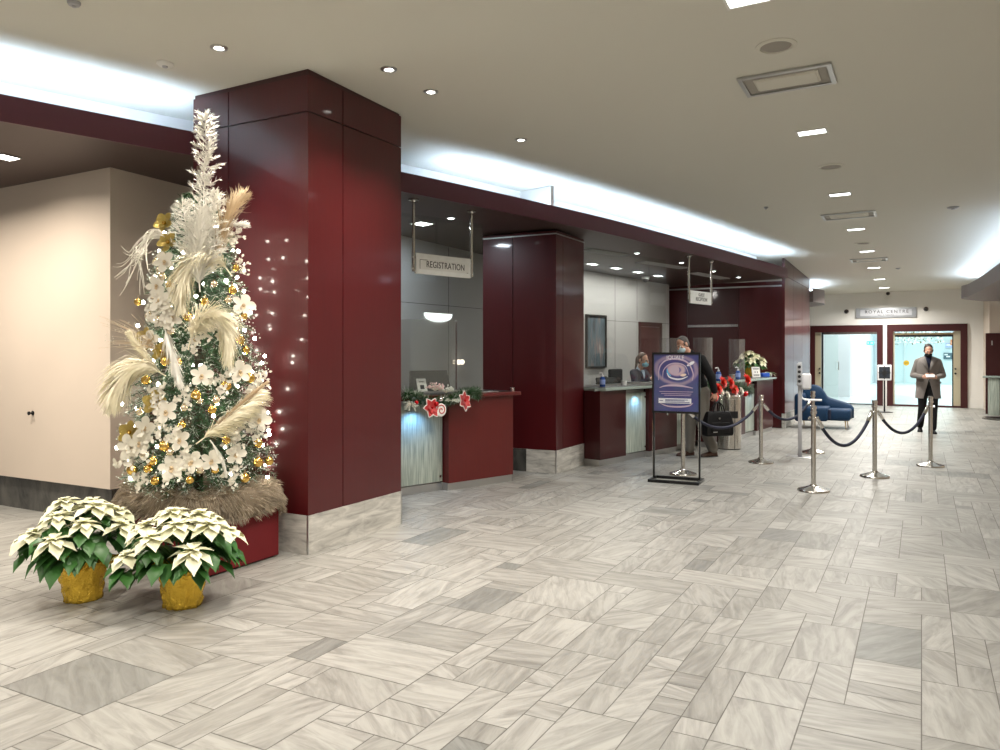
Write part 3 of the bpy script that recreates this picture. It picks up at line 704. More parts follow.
# ================================================================ COUNTERS
def counter(p, ang, segs, depth, h, label, slab=(0, 0), side=True, mt='cherry_desk', slabm=None):
    """segs: (x0, x1, kind, setback). local x runs along the front, y goes back"""
    t = thing('reception_desk', p, ang, label, 'desk', 'reception desks')
    x0 = segs[0][0]; x1 = segs[-1][1]
    b = MB(); b.box(x0+.10, x1-.03, .24, depth, .09, h-.045); b.build('desk_body', M['cherry_dark'], t)
    for (a, c, kind, sb) in segs:
        if kind == 'wood':
            b = MB(); b.box(a, c, sb, .26, .085, h-.042); b.build('front_panel', M[mt], t)
        else:
            b = MB(); b.box(a+.02, c-.02, sb+.03, sb+.045, .09, h-.06); b.build('panel_backing', M['alu'], t)
            b = MB(); b.bbox(a+.012, c-.012, sb, sb+.014, .10, h-.10, .003); g = b.build('etched_panel', M['etched'], t, 30)
            for zz in (.16, h-.17):
                b = MB(); b.tube([(c-.05, sb-.014, zz), (c-.05, sb+.01, zz)], .014, 12); b.build('standoff', M['chrome'], g)
        b = MB(); b.box(a, c, sb+.02, .26, 0, .085); b.build('toe_kick', M['alu'], t)
    b = MB(); b.bbox(x0-slab[0], x1+slab[1], min(s[3] for s in segs)-.06, depth+.05, h-.04, h, .006); b.build('desk_slab', slabm or M[mt], t, 30)
    b = MB(); b.box(x0-slab[0]+.03, x1+slab[1]-.03, .05, depth-.1, h, h+.006); b.build('desk_mat', M['black'], t)
    return t
# desk one
pa = G(453, 490.4); pb = G(513, 481.3); d = (pb-pa); A1 = math.atan2(d.y, d.x); L1 = d.length
D1 = counter(pa, A1, [(-.95, -.06, 'glass', .10), (-.06, L1, 'wood', .0)], .75, 1.075, 'short dark red registration desk with an etched glass front under the hanging sign', (0, .08))
# desk two
pa2 = G(600, 466.5); pb2 = G(677, 451.8); d = pb2-pa2; A2 = math.atan2(d.y, d.x); L2 = d.length
def dx(px, p, ang): return on_line(px, p, Vector((math.cos(ang), math.sin(ang), 0)))
s = [0, dx(626, pa2, A2), dx(649, pa2, A2), dx(677, pa2, A2), dx(695, pa2, A2)]
M['slab2'] = mat('pale_glass_slab', (.30, .36, .33), .12, spec=.7)
D2 = counter(pa2, A2, [(s[0], s[1], 'wood', 0), (s[1], s[2], 'glass', .05), (s[2], s[3], 'wood', 0), (s[3], s[4], 'glass', .05), (s[4], s[4]+.02, 'wood', 0)], .7, 1.06, 'long dark red reception desk behind the poster stand, receptionist at it', (-.05, .0), True, 'cherry_dark', M['slab2'])
pa3 = G(716, 448); pb3 = G(773, 430.7); d = pb3-pa3; A3 = math.atan2(d.y, d.x)
s = [0, dx(747.5, pa3, A3), dx(757, pa3, A3), dx(773, pa3, A3)]
D3 = counter(pa3, A3, [(s[0], s[1], 'wood', .04), (s[1], s[2], 'glass', .05), (s[2], s[3], 'wood', 0)], .75, 1.06, 'far dark red reception desk carrying the poinsettia and the red flowers', (.0, .04), True, 'cherry_dark', M['slab2'])
# desk behind the tree
p0 = Vector((-3.29, 7.30, 0)); d0 = -V
t = thing('reception_desk', p0, AU-PI/2, 'dark red desk end half hidden between the cream wall and the tree', 'desk', 'reception desks')
b = MB(); b.box(0, .78, .02, .5, .0, 1.03); b.build('front_panel', M['cherry_desk'], t); b = MB(); b.box(-.01, .79, -.02, .5, 1.03, 1.07); b.build('desk_slab', M['cherry_desk'], t)
def atop(desk, x, y, z=0):
    return desk.matrix_basis @ Vector((x, y, z))
for o_ in (D1, D2, D3): o_.matrix_basis  # placed
# ================================================================ GLASS SHEETS OVER THE DESKS
def sheet(desk, xa, xb, y, z0, z1, label, name='glass_screen'):
    p = atop(desk, xa, y); t = thing(name, (p.x, p.y, z0), desk.rotation_euler.z, label, 'screen', 'glass screens over the desks')
    b = MB(); b.box(0, xb-xa, -.004, .004, .012, z1-z0); b.build('glass_sheet', M['screen'], t)
    b = MB(); b.box(.0, xb-xa, -.010, .010, 0, .018); b.build('bottom_rail', M['alu'], t); return t
def localx(desk, px, y):
    a = desk.rotation_euler.z; d = Vector((math.cos(a), math.sin(a), 0)); p = atop(desk, 0, y); return on_line(px, p, d)
xr = localx(D1, 482.5, .30); pz = atop(D1, xr, .3)
sheet(D1, -.9, xr, .30, 1.085, Zs(pz.y)-.05, 'tall clear glass screen standing on the registration desk')
xr = localx(D2, 665.5, .30); pz = atop(D2, xr, .3)
sheet(D2, -.25, xr, .30, 1.07, Zs(pz.y)-.05, 'tall clear glass screen in front of the receptionist')
def shield(desk, px, y, w, h, label, bend=.16):
    x = localx(desk, px, y); p = atop(desk, x, y, 0); t = thing('acrylic_shield', (p.x, p.y, 1.068), desk.rotation_euler.z+R(-14), label, 'sneeze guard', 'acrylic shields on the desks')
    b = MB(); prof = [(-w/2-.05, bend), (-w/2-.02, .05), (-w/2+.03, 0), (w/2-.03, 0), (w/2+.02, .05), (w/2+.05, bend)]
    th = .005; rings = []
    for x_, y_ in prof: rings.append([Vector((x_, y_, .0)), Vector((x_, y_+th, .0)), Vector((x_, y_+th, h)), Vector((x_, y_, h))])
    b.ring_loft(rings); b.build('acrylic_sheet', M['acrylic'], t, 30)
    b = MB(); b.box(-w/2-.04, -w/2+.02, .02, bend, -.004, .004); b.box(w/2-.02, w/2+.04, .02, bend, -.004, .004); b.build('shield_foot', M['alu'], t)
shield(D1, 434, .44, .60, .86, 'curved acrylic shield on the registration desk behind the big glass sheet')
shield(D2, 676, .0, .30, .70, 'acrylic shield just behind the head of the man with the bag')
shield(D3, 708.5, .22, .30, .72, 'acrylic shield right of the man with the bag')
shield(D3, 742, .22, .26, .72, 'acrylic shield beside the white poinsettia on the far desk')
# ================================================================ WALL PICTURE
ta, tb = on_line(585, B2, B2d), on_line(605, B2, B2d); yy = (B2+B2d*tb).y
z1 = HC+(YH-315.5)/F*yy; z0 = HC+(YH-367.5)/F*yy
t = thing('framed_painting', B2+B2d*ta, math.atan2(B2d.y, B2d.x), 'dark framed abstract blue-grey painting on the pale wall of the second bay', 'painting')
L = tb-ta; b = MB()
for q in ((0, L, z0, z0+.03), (0, L, z1-.03, z1), (0, .03, z0+.03, z1-.03), (L-.03, L, z0+.03, z1-.03)): b.box(q[0], q[1], -.045, -.001, q[2], q[3])
b.build('picture_frame', M['black'], t)
m = mat('abstract_canvas', (.2, .25, .3), .6); n, l = nt(m); tc = n.new('ShaderNodeTexCoord'); mp = n.new('ShaderNodeMapping'); mp.inputs['Scale'].default_value = (9, 9, 1.6)
nz = n.new('ShaderNodeTexNoise'); nz.inputs['Scale'].default_value = 1.4; nz.inputs['Detail'].default_value = 6; cr = n.new('ShaderNodeValToRGB'); e = cr.color_ramp.elements
e[0].position = .32; e[0].color = (.03, .045, .055, 1); e[1].position = .8; e[1].color = (.42, .46, .46, 1); q = e.new(.5); q.color = (.08, .12, .145, 1); q = e.new(.64); q.color = (.20, .15, .14, 1)
l.new(tc.outputs['Object'], mp.inputs[0]); l.new(mp.outputs[0], nz.inputs['Vector']); l.new(nz.outputs['Fac'], cr.inputs[0]); l.new(cr.outputs[0], n['Principled BSDF'].inputs['Base Color'])
b = MB(); b.box(.03, L-.03, -.02, -.004, z0+.03, z1-.03); b.build('canvas', m, t)
# half-moon reflection in the glass of bay one, built as a glowing solid
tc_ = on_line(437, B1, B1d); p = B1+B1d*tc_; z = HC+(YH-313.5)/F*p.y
t = thing('glass_reflection', (p.x, p.y, z), math.atan2(B1d.y, B1d.x), 'white half-moon reflection in the glass, built as a glowing solid behind the registration desk', 'lamp'); b = MB(); n_ = 20
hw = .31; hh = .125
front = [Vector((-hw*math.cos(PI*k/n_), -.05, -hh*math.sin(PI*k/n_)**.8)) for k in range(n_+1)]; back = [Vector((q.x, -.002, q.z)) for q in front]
b.ring_loft([back, front]); b.build('halfmoon_reflection', emis('halfmoon_glow', (.95, 1, .98), 2.2), t)
b = MB(); b.box(-hw-.01, hw+.01, -.055, -.002, 0, .012); b.build('added_bracket', M['steel'], t)
tc_ = on_line(455.5, B1, B1d); p = B1+B1d*tc_; z = HC+(YH-362)/F*p.y  # twin globes mirrored in the glass, modelled as glowing solids on the wall
t = thing('glass_reflection', (p.x, p.y, z), math.atan2(B1d.y, B1d.x), 'small reflection of two warm round globes, built as glowing solids behind the registration desk', 'lamp'); b = MB()
b.box(-.1, .1, -.02, -.002, -.03, .03); b.tube([(-.045, -.02, 0), (-.045, -.05, 0)], .01); b.tube([(.045, -.02, 0), (.045, -.05, 0)], .01); b.build('added_bracket', M['steel'], t)
for x in (-.045, .045): b = MB(); b.ball((x, -.085, 0), .04); b.build('globe_reflection', emis('globe_glow', (1, .85, .70), 2.5), t, True)
# wall outlet by the second column
def outlet(p, ang, z, label):
    t = thing('wall_socket', (p.x, p.y, z), ang, label, 'socket'); b = MB(); b.bbox(-.055, .055, -.008, 0, -.075, .075, .003); b.build('cover_plate', M['whiteplastic'], t)
    for zz in (.03, -.03):
        b = MB(); b.box(-.025, -.012, -.0095, -.007, zz-.012, zz+.012); b.box(.012, .025, -.0095, -.007, zz-.012, zz+.012); b.build('socket_hole', M['black'], t)
pe = C2+U*.84
outlet(atop(D2, .0, .0)+Vector((-.0, 0, 0)), A2, .31, 'small white wall socket low beside the second column') if False else None
# side cheek of desk two with the socket
q0 = G(585, 463); q1 = G(599, 466.4); d = q1-q0; AS = math.atan2(d.y, d.x)
t = thing('desk_end_panel', q0, AS, 'black end panel between the second column and the reception desk', 'panel'); b = MB(); b.box(0, d.length-.05, 0, .03, .0, 1.0); b.build('panel_board', M['cherry_dark'], t)
b = MB(); b.box(0, d.length-.05, -.01, 0, 0, .07); b.build('toe_kick', M['alu'], t); b = MB(); b.box(.0, d.length-.06, -.03, .05, 1.01, 1.05); b.build('panel_top', M['slab2'], t)
q = q0+d*.35; outlet(Vector((q.x, q.y, 0))+Vector((math.sin(AS), -math.cos(AS), 0))*.001, AS, .26, 'white double wall socket low on the panel beside the second column')
# small knob on the cream wall
tk = on_line(33, K, V); p = K+V*tk; z = HC-(413-YH)/F*p.y
t = thing('door_bumper', (p.x, p.y, z), AU-PI/2, 'small dark round bumper on the cream wall at the left', 'bumper'); Q = Matrix.Rotation(PI/2, 4, 'X'); b = MB(); b.lathe([(.022, 0), (.022, .006), (.008, .008), (.008, .03), (.018, .034), (.018, .046), (0, .05)], 16, M=Q); b.build('bumper_body', M['blackmetal'], t, 40)
# ================================================================ STANCHIONS AND ROPES
PH = .95
def make_stanchion():
    t = thing('stanchion_post', (0, 0, 0), 0, '', 'stanchion', 'steel rope stanchions')
    b = MB(); b.lathe([(.172, 0), (.172, .012), (.165, .022), (.10, .042), (.045, .06), (.034, .075), (.0, .075)], 40); b.build('base', M['steel'], t, 35)
    b = MB(); b.lathe([(.0265, .07), (.0265, .86)], 24); b.build('pole', M['steel'], t, 35)
    b = MB(); b.lathe([(.028, .80), (.045, .806), (.045, .822), (.028, .828)], 24); b.build('collar', M['chrome'], t, 35)
    b = MB(); b.lathe([(.0265, .86), (.036, .865), (.036, .885), (.029, .89), (.029, .915), (.034, .92), (.034, .945), (.028, .952), (0, .954)], 24); b.build('finial', M['chrome'], t, 35)
    for k in range(4):
        a = k*PI/2+.3; c = Vector((math.cos(a), math.sin(a), 0)); b = MB()
        b.tube([c*.043+Vector((0, 0, .818)), c*.062+Vector((0, 0, .826)), c*.07+Vector((0, 0, .812)), c*.058+Vector((0, 0, .80))], .005, 6); b.build('hook', M['chrome'], t)
    return t
SP = {'A': G(813.5, 491), 'B': G(874.7, 477), 'C': G(930.5, 466.3), 'D': G(761, 462.8), 'E': G(812.9, 452.8), 'F': G(683, 474.5)}
SLAB = {'A': 'steel rope stanchion nearest the camera, right of the poster stand', 'B': 'middle steel stanchion of the three on the right', 'C': 'rightmost steel stanchion, just in front of the man in the grey coat',
        'D': 'steel stanchion between the metal bin and the hand sanitizer stand', 'E': 'farthest steel stanchion, before the blue sofa behind the nearest post', 'F': 'steel stanchion half hidden behind the poster stand'}
proto = make_stanchion()
for i, k in enumerate('ABCDEF'):
    o = proto if i == 0 else copy_tree(proto); o.location = SP[k]; o['label'] = SLAB[k]
def rope(a, c, sag, label):
    p = SP[a]+Vector((0, 0, .81)); q = SP[c]+Vector((0, 0, .81)); d = (q-p).normalized(); p = p+d*.075; q = q-d*.075; t = thing('barrier_rope', ((p+q)/2).xy.to_3d(), 0, label, 'rope', 'velvet ropes between the stanchions'); o = t.location
    ends = .09; pts = []
    for k in range(25):
        s = k/24; pts.append(p.lerp(q, s)-Vector((0, 0, sag*(1-(2*s-1)**2)))-o)
    b = MB(); b.tube(pts[1:-1], .019, 12); b.build('rope_body', M['navy'], t, True)
    for e, f in ((pts[0], pts[2]), (pts[-1], pts[-3])):
        b = MB(); b.tube([e, e.lerp(f, .35), e.lerp(f, 1.0)], [.010, .023, .023], 12); b.build('snap_end', M['chrome'], t, 40)
rope('A', 'B', .36, 'dark velvet rope between the nearest and the middle stanchion on the right')
rope('B', 'C', .31, 'dark velvet rope sagging before the coated man')
rope('F', 'D', .27, 'dark velvet rope running behind the poster stand to the bin')
rope('D', 'E', .25, 'dark velvet rope before the hand sanitizer stand and the blue sofa')
# ================================================================ POSTER STAND
qa, qb, qc = G(647.6, 482.0), G(698.8, 485.6), G(704, 480.2)
qd = qa+(qc-qb); wd = (qb-qa).length; dd = (qc-qb).length; AE = math.atan2((qb-qa).y, (qb-qa).x)
t = thing('poster_stand', qa, AE, 'black framed stand with a purple-blue poster in front of the desks', 'poster stand')
dd = .36; pm = dd*.55
b = MB(); r = .016
b.bbox(0, wd, 0, .035, 0, .035, .004); b.bbox(0, wd, dd-.035, dd, 0, .035, .004); b.bbox(0, .035, .03, dd-.03, 0, .035, .004); b.bbox(wd-.035, wd, .03, dd-.03, 0, .035, .004); b.build('base_frame', M['blackmetal'], t, 40)
zt = 1.545
pz0 = .815
for x in (.028, wd-.028):
    b = MB(); b.box(x-.011, x+.011, pm-.012, pm+.012, .03, zt-.0); b.build('upright', M['blackmetal'], t)
    b = MB(); b.box(x-.012, x-.0095, pm-.013, pm+.0, .03, .72); b.build('upright_edge', M['chrome'], t)
b = MB(); x0, x1 = .012, wd-.012
for q in ((x0, x1, pz0, pz0+.025), (x0, x1, zt-.025, zt), (x0, x0+.022, pz0+.025, zt-.025), (x1-.022, x1, pz0+.025, zt-.025)): b.box(q[0], q[1], pm-.028, pm-.013, q[2], q[3])
b.build('poster_frame', M['blackmetal'], t)
b = MB(); b.tube([(wd*.33, pm-.02, pz0-.02), (wd*.33, pm-.02, pz0)], .012, 10); b.build('clamp_knob', M['chrome'], t)
pm_ = mat('poster_print', (.05, .05, .2), .18, spec=.5, coat=.4); n, l = nt(pm_); bs = n['Principled BSDF']
tc = n.new('ShaderNodeTexCoord'); mp = n.new('ShaderNodeMapping'); mp.inputs['Location'].default_value = (-wd/2, 0, -1.36); mp.inputs['Scale'].default_value = (3.4, 0, 4.6)
mp.vector_type = 'POINT'; sub = n.new('ShaderNodeVectorMath'); sub.operation = 'SUBTRACT'; sub.inputs[1].default_value = (wd/2, 0, 1.33)
sc_ = n.new('ShaderNodeVectorMath'); sc_.operation = 'MULTIPLY'; sc_.inputs[1].default_value = (3.2, 0, 4.4)
nz = n.new('ShaderNodeTexNoise'); nz.inputs['Scale'].default_value = 5; nz.inputs['Detail'].default_value = 5
l.new(tc.outputs['Object'], sub.inputs[0]); l.new(sub.outputs[0], sc_.inputs[0]); l.new(tc.outputs['Object'], nz.inputs['Vector'])
wv = n.new('ShaderNodeTexWave'); wv.wave_type = 'RINGS'; wv.rings_direction = 'SPHERICAL'; wv.inputs['Scale'].default_value = .62; wv.inputs['Distortion'].default_value = 2.6; wv.inputs['Detail'].default_value = 3
l.new(sc_.outputs[0], wv.inputs['Vector'])
ln = n.new('ShaderNodeVectorMath'); ln.operation = 'LENGTH'; l.new(sc_.outputs[0], ln.inputs[0])
fall = n.new('ShaderNodeMapRange'); fall.inputs[1].default_value = .15; fall.inputs[2].default_value = 1.15; fall.inputs[3].default_value = 1; fall.inputs[4].default_value = 0
l.new(ln.outputs['Value'], fall.inputs[0])
cr = n.new('ShaderNodeValToRGB'); e = cr.color_ramp.elements; e[0].position = .35; e[0].color = (.035, .03, .17, 1); e[1].position = .97; e[1].color = (.62, .44, .50, 1); q = e.new(.62); q.color = (.10, .08, .30, 1)
l.new(wv.outputs['Color'], cr.inputs[0])
mx = n.new('ShaderNodeMix'); mx.data_type = 'RGBA'; mx.inputs[6].default_value = (.032, .036, .17, 1); l.new(fall.outputs[0], mx.inputs[0]); l.new(cr.outputs[0], mx.inputs[7])
mx2 = n.new('ShaderNodeMix'); mx2.data_type = 'RGBA'; mx2.blend_type = 'ADD'; mx2.inputs[0].default_value = .16; l.new(mx.outputs[2], mx2.inputs[6]); l.new(nz.outputs['Color'], mx2.inputs[7]); mx2.inputs[0].default_value = .07
l.new(mx2.outputs[2], bs.inputs['Base Color'])
b = MB(); b.box(x0+.02, x1-.02, pm-.02, pm-.014, pz0+.02, zt-.02); ps = b.build('poster_sheet', pm_, t)
yp = pm-.0215
M['postlav'] = mat('poster_lavender', (.52, .40, .50), .3); M['postwhite'] = mat('poster_white', (.80, .80, .84), .3); M['postgold'] = mat('poster_peach', (.85, .68, .55), .3); M['postcyan'] = mat('poster_cyan', (.10, .45, .72), .3)
def pcurve(name, pts, w, m):
    P = smoothpath([(wd/2+x, yp, 1.33+z) for x, z in pts], 8); b = MB(); n_ = len(P)
    rings = []
    for i, p in enumerate(P):
        tt = (P[min(i+1, n_-1)]-P[max(i-1, 0)]).normalized(); nn = Vector((-tt.z, 0, tt.x)); ww = w*(.25+.75*math.sin(PI*i/(n_-1)))
        rings.append([p-nn*ww, p+nn*ww, p+nn*ww+Vector((0, .001, 0)), p-nn*ww+Vector((0, .001, 0))])
    b.ring_loft(rings); b.build(name, M[m], ps)
pcurve('printed_arc', [(-.21, -.12), (-.20, .03), (-.12, .12), (.02, .135), (.14, .09), (.20, -.03), (.19, -.12)], .010, 'postlav')
pcurve('printed_arc', [(-.16, -.10), (-.15, .0), (-.08, .07), (.02, .085), (.11, .05), (.15, -.05)], .007, 'postlav')
pcurve('printed_arc', [(-.11, -.03), (-.08, -.08), (.0, -.105), (.07, -.10), (.14, -.07)], .010, 'postwhite')
pcurve('printed_arc', [(-.105, .02), (-.10, -.03), (-.06, -.07)], .010, 'postcyan')
pcurve('printed_arc', [(-.20, -.21), (-.12, -.185), (.0, -.18), (.10, -.19), (.2, -.21)], .012, 'postlav')
pcurve('printed_arc', [(-.19, -.40), (-.10, -.43), (.03, -.435), (.15, -.42), (.2, -.385)], .010, 'postlav')
pcurve('printed_arc', [(.13, .055), (.18, .085), (.215, .105)], .018, 'postwhite')
pcurve('printed_arc', [(.05, -.06), (.09, -.055), (.12, -.045)], .016, 'postgold')
b = MB(); b.lathe([(.0, 0), (.055, 0), (.055, .001), (0, .001)], 24, M=Matrix.Translation((wd/2-.015, yp+.001, 1.335)) @ Matrix.Rotation(PI/2, 4, 'X')); b.build('printed_disc', M['postlav'], ps)
b = MB(); b.box(.09, wd-.12, yp, yp+.001, .935, .995); pn = b.build('printed_panel', M['postwhite'], ps)
M['postblue'] = mat('poster_blue', (.05, .07, .22), .4)
for z, xa_, xb_ in ((.978, .17, wd-.16), (.965, .17, wd-.2), (.948, .17, wd-.14), (.965, .10, .145)):
    b = MB(); b.box(xa_, xb_, yp-.001, yp+.0005, z-.004, z+.004); b.build('print_line', M['postblue'], pn)
for z, xa_, xb_ in ((1.075, .10, wd-.10), (1.05, .12, wd-.12), (1.03, .16, wd-.13)):
    b = MB(); b.box(xa_, xb_, yp, yp+.001, z-.003, z+.003); b.build('print_line', M['postlav'], ps)
text('lettering', 'IQUALE', .062, M['postwhite'], ps, Matrix.Translation((wd/2-.01, yp, 1.483)) @ FACE, .0006, 1.0, 1.0)
# ================================================================ HAND SANITIZER STAND
p = G(800, 457.3); t = thing('sanitizer_stand', p, AU-PI/2+R(6), 'white hand sanitizer dispenser on a slim grey post beside the blue sofa', 'sanitizer stand')
b = MB(); b.bbox(-.20, .16, -.14, .14, 0, .012, .004); b.build('base_plate', M['alu'], t, 30)
b = MB(); b.bbox(-.028, .028, -.016, .016, .01, 1.40, .008); b.build('post', M['greyplastic'], t, 40)
b = MB(); b.bbox(.02, .155, -.06, .07, 1.0, 1.235, .03); b.build('dispenser_body', M['whiteplastic'], t, 40)
b = MB(); b.bbox(-.045, .03, -.055, -.012, 1.05, 1.38, .012); pn = b.build('instruction_panel', M['greyplastic'], t, 40)
for k, z in enumerate((1.33, 1.26, 1.19, 1.12)):
    b = MB(); b.lathe([(0, 0), (.022, 0), (.022, .002), (0, .002)], 14, M=Matrix.Translation((-.008, -.0555, z)) @ Matrix.Rotation(PI/2, 4, 'X')); b.build('instruction_icon', M['black'], pn)
b = MB(); b.tube(smoothpath([(.03, 0, 1.0), (.02, 0, .90), (.05, 0, .86), (.12, 0, .855)], 5), .012, 8); b.build('tray_arm', M['whiteplastic'], t, True)
b = MB(); b.bbox(.06, .30, -.07, .07, .835, .86, .01); b.build('drip_tray', M['whiteplastic'], t, 40)
# ================================================================ TABLET STAND
p = G(884.5, 412.3); t = thing('tablet_kiosk', p, AU-PI/2, 'tablet in a white frame on a thin black floor stand between the doorways', 'tablet stand')
b = MB(); b.lathe([(.20, 0), (.20, .012), (.03, .02), (0, .02)], 28); b.build('base', M['blackmetal'], t, 35)
b = MB(); b.tube([(0, 0, .015), (0, 0, 1.0)], .02, 12); b.build('pole', M['blackmetal'], t, 40)
b = MB(); b.bbox(-.165, .165, -.03, .0, .82, 1.22, .015); tf = b.build('tablet_frame', M['whiteplastic'], t, 40)
b = MB(); b.box(-.13, .13, -.033, -.028, .87, 1.17); b.build('tablet_screen', mat('dark_screen', (.03, .035, .045), .15), tf)
b = MB(); b.box(-.14, .14, -.038, -.03, 1.01, 1.03); b.box(-.012, .012, -.038, -.03, .85, 1.19); b.box(-.05, .05, -.042, -.03, .97, 1.07); b.build('holder_cross', M['black'], tf)
# ================================================================ BIN
p = G(729, 448.6); t = thing('waste_bin', (p.x, p.y, 0), R(-20), 'tall round brushed steel bin with a black slot before the far desk', 'bin')
b = MB(); b.lathe([(.185, .0), (.185, .02)], 36); b.build('bin_foot', M['black'], t, 35)
b = MB(); b.lathe([(.19, .015), (.19, .80), (.186, .805), (.186, .81), (.19, .815), (.19, .85), (.175, .862), (0, .865)], 40); bb = b.build('bin_body', M['steel'], t, 35)
b = MB(); rings = []
for k in range(7):
    a = R(-95+k*9.0); rings.append([Vector((math.cos(a)*r_, math.sin(a)*r_, z)) for r_, z in ((.16, .50), (.1925, .50), (.1925, .61), (.16, .61))])
b.ring_loft(rings); b.build('bin_slot', M['black'], bb)
b = MB(); b.box(.10, .104, -.17, -.165, .02, .80); b.build('door_seam', M['black'], bb)
# ================================================================ BLUE SOFA
p = G(793, 428.5); t = thing('armchair', (p.x+.06, p.y+.05, 0), AU-PI/2, 'blue velvet curved sofa chair at the end of the desks', 'sofa')
t.scale = (.85, 1, 1); W = 1.20
b = MB(); b.bbox(.12, .72, -.02, .78, .16, .44, .05); b.build('seat', M['blue'], t, True)
b = MB(); b.bbox(.62, W, .14, .80, .17, .40, .06); b.build('seat_end', M['blue'], t, True)
b = MB(); b.bbox(-.02, .17, -.04, .85, .14, .70, .07); b.build('arm', M['blue'], t, True)
b = MB(); rings = []; prof = [(-.02, .70), (.08, .80), (.2, .85), (.35, .86), (.47, .82), (.56, .72), (.64, .62), (.8, .57), (1.0, .52), (1.15, .47), (W+.02, .40)]
P = smoothpath([(x, 0, z) for x, z in prof], 4)
for q in P:
    y0 = .66; rings.append([Vector((q.x, y0, .2)), Vector((q.x, y0-.02, q.z-.04)), Vector((q.x, y0+.03, q.z)), Vector((q.x, y0+.15, q.z)), Vector((q.x, y0+.19, q.z-.05)), Vector((q.x, y0+.19, .2))])
b.ring_loft(rings); b.build('backrest', M['blue'], t, True)
b = MB(); b.bbox(.72, .78, .13, .2, .19, .39, .01); b.build('seat_seam', M['navy'], t, True)
for x, y in ((.08, .04), (W-.12, .22), (.08, .76), (W-.12, .74)):
    b = MB(); b.tube([(x, y, .19), (x*1.0+.015, y, 0)], [.018, .010], 10); b.build('leg', M['brass'], t, 40)
# ================================================================ DESK TOP THINGS
def pump_bottle(p, label, s=1.0, rz=0):
    t = thing('sanitizer_bottle', p, rz, label, 'bottle', 'pump bottles of hand gel on the desks')
    b = MB(); b.lathe([(0, 0), (.034*s, 0), (.036*s, .006), (.036*s, .11*s), (.03*s, .125*s), (.014*s, .135*s), (0, .135*s)], 20); b.build('bottle', M['gel'], t, 40)
    b = MB(); b.lathe([(.037*s, .03*s), (.037*s, .095*s)], 20); b.build('bottle_label', mat('gel_label', (.25, .34, .66), .5), t, 40)
    b = MB(); b.lathe([(.016*s, .134*s), (.016*s, .155*s), (.005*s, .157*s), (.005*s, .18*s), (0, .18*s)], 14); b.tube([(0, 0, .178*s), (-.02*s, 0, .185*s), (-.045*s, 0, .178*s)], .008*s, 8); b.build('pump', M['whiteplastic'], t, 40)
def spot(desk, px, y, z): x = localx(desk, px, y); q = atop(desk, x, y); return Vector((q.x, q.y, z))
ZT2 = 1.0665
pump_bottle(spot(D2, 602.5, .16, ZT2), 'blue pump bottle of hand gel left of the receptionist', 1.05)
pump_bottle(spot(D3, 718.5, .10, ZT2), 'blue pump bottle of hand gel behind the red flowers', 1.2)
pump_bottle(spot(D3, 738, .12, ZT2), 'blue pump bottle of hand gel beside the white poinsettia', 1.15)
def tumbler(p, r, h, label, m='sign', name='cup'):
    t = thing(name, p, 0, label, 'cup'); b = MB(); b.lathe([(0, 0), (r*.85, 0), (r, h), (r*.93, h), (r*.8, h*.1), (0, h*.1)], 20); b.build('cup_body', M[m], t, 40); b = MB(); b.lathe([(r, h*.9), (r*1.06, h*.93), (r*1.06, h), (r*.95, h)], 20); b.build('cup_rim', M['alu'], t, 40)
tumbler(spot(D2, 624, .18, ZT2), .045, .07, 'small pale cup on the counter left of the receptionist')
tumbler(spot(D3, 732, .06, ZT2), .05, .10, 'small steel pot on the far desk among the greenery', 'steel')
tumbler(spot(D1, 512.3, .06, 1.0765), .028, .045, 'tiny silver cup at the right end of the registration desk', 'chrome')
def terminal(desk, px, y, z, w, h, label, card=False, flip=False, tilt=28):
    q = spot(desk, px, y, z); t = thing('desk_monitor', q, desk.rotation_euler.z+R(-12), label, 'monitor', 'dark monitors on the desks')
    b = MB(); b.bbox(-.12, .12, -.02, .14, 0, .02, .005); b.build('monitor_foot', M['black'], t, 40)
    Q = Matrix.Translation((0, .0, .03)) @ Matrix.Rotation(R(-tilt), 4, 'X'); b = MB(); rings = [[Q @ Vector((sx*w/2*k, yy_, zz)) for sx, zz in ((-1, 0), (1, 0), (1.0, h), (-.82, h))] for k, yy_ in ((1, 0), (1, .03))]
    b.ring_loft(rings); b.build('monitor_shell', M['black'], t)
    b = MB(); b.tube([(0, .05, .01), (0, .05, .12)], .02, 10); b.build('monitor_neck', M['black'], t, 40)
    if not card:
        b = MB(); b.box(-w*.4, w*.4, -.004, -.001, .04, h-.04, Q); b.build('monitor_vent_panel', mat('dark_grey_plastic', (.03, .032, .035), .5), t)
    return t, Q
tm, Q = terminal(D1, 431, .48, 1.081, .52, .25, 'dark desk monitor with a white notice behind the garland', True)
t = thing('notice_card', spot(D1, 423, .44, 1.0825), D1.rotation_euler.z+R(-12), 'white printed notice card propped before the dark monitor', 'card'); b = MB()
Qc = Matrix.Rotation(R(-22), 4, 'X'); b.box(-.06, .06, -.003, .0, 0, .17, Qc); b.build('card_sheet', M['paper'], t); b = MB(); b.box(-.025, .025, -.006, -.0028, .04, .09, Qc); b.box(-.03, .03, -.006, -.0028, .125, .135, Qc); b.build('card_print', M['ink'], t)
b = MB(); b.box(-.05, .05, 0, .07, 0, .004); b.build('card_foot', M['paper'], t)
terminal(D2, 608, .5, ZT2, .42, .10, 'low dark terminal on the desk beside the gel bottle', False, False, 40)
t = thing('keyboard', spot(D2, 636, .42, ZT2), A2, 'black keyboard on the desk before the receptionist', 'keyboard'); b = MB(); b.bbox(-.22, .22, -.07, .07, 0, .02, .004); b.build('keyboard_body', M['black'], t, 40)
b = MB()
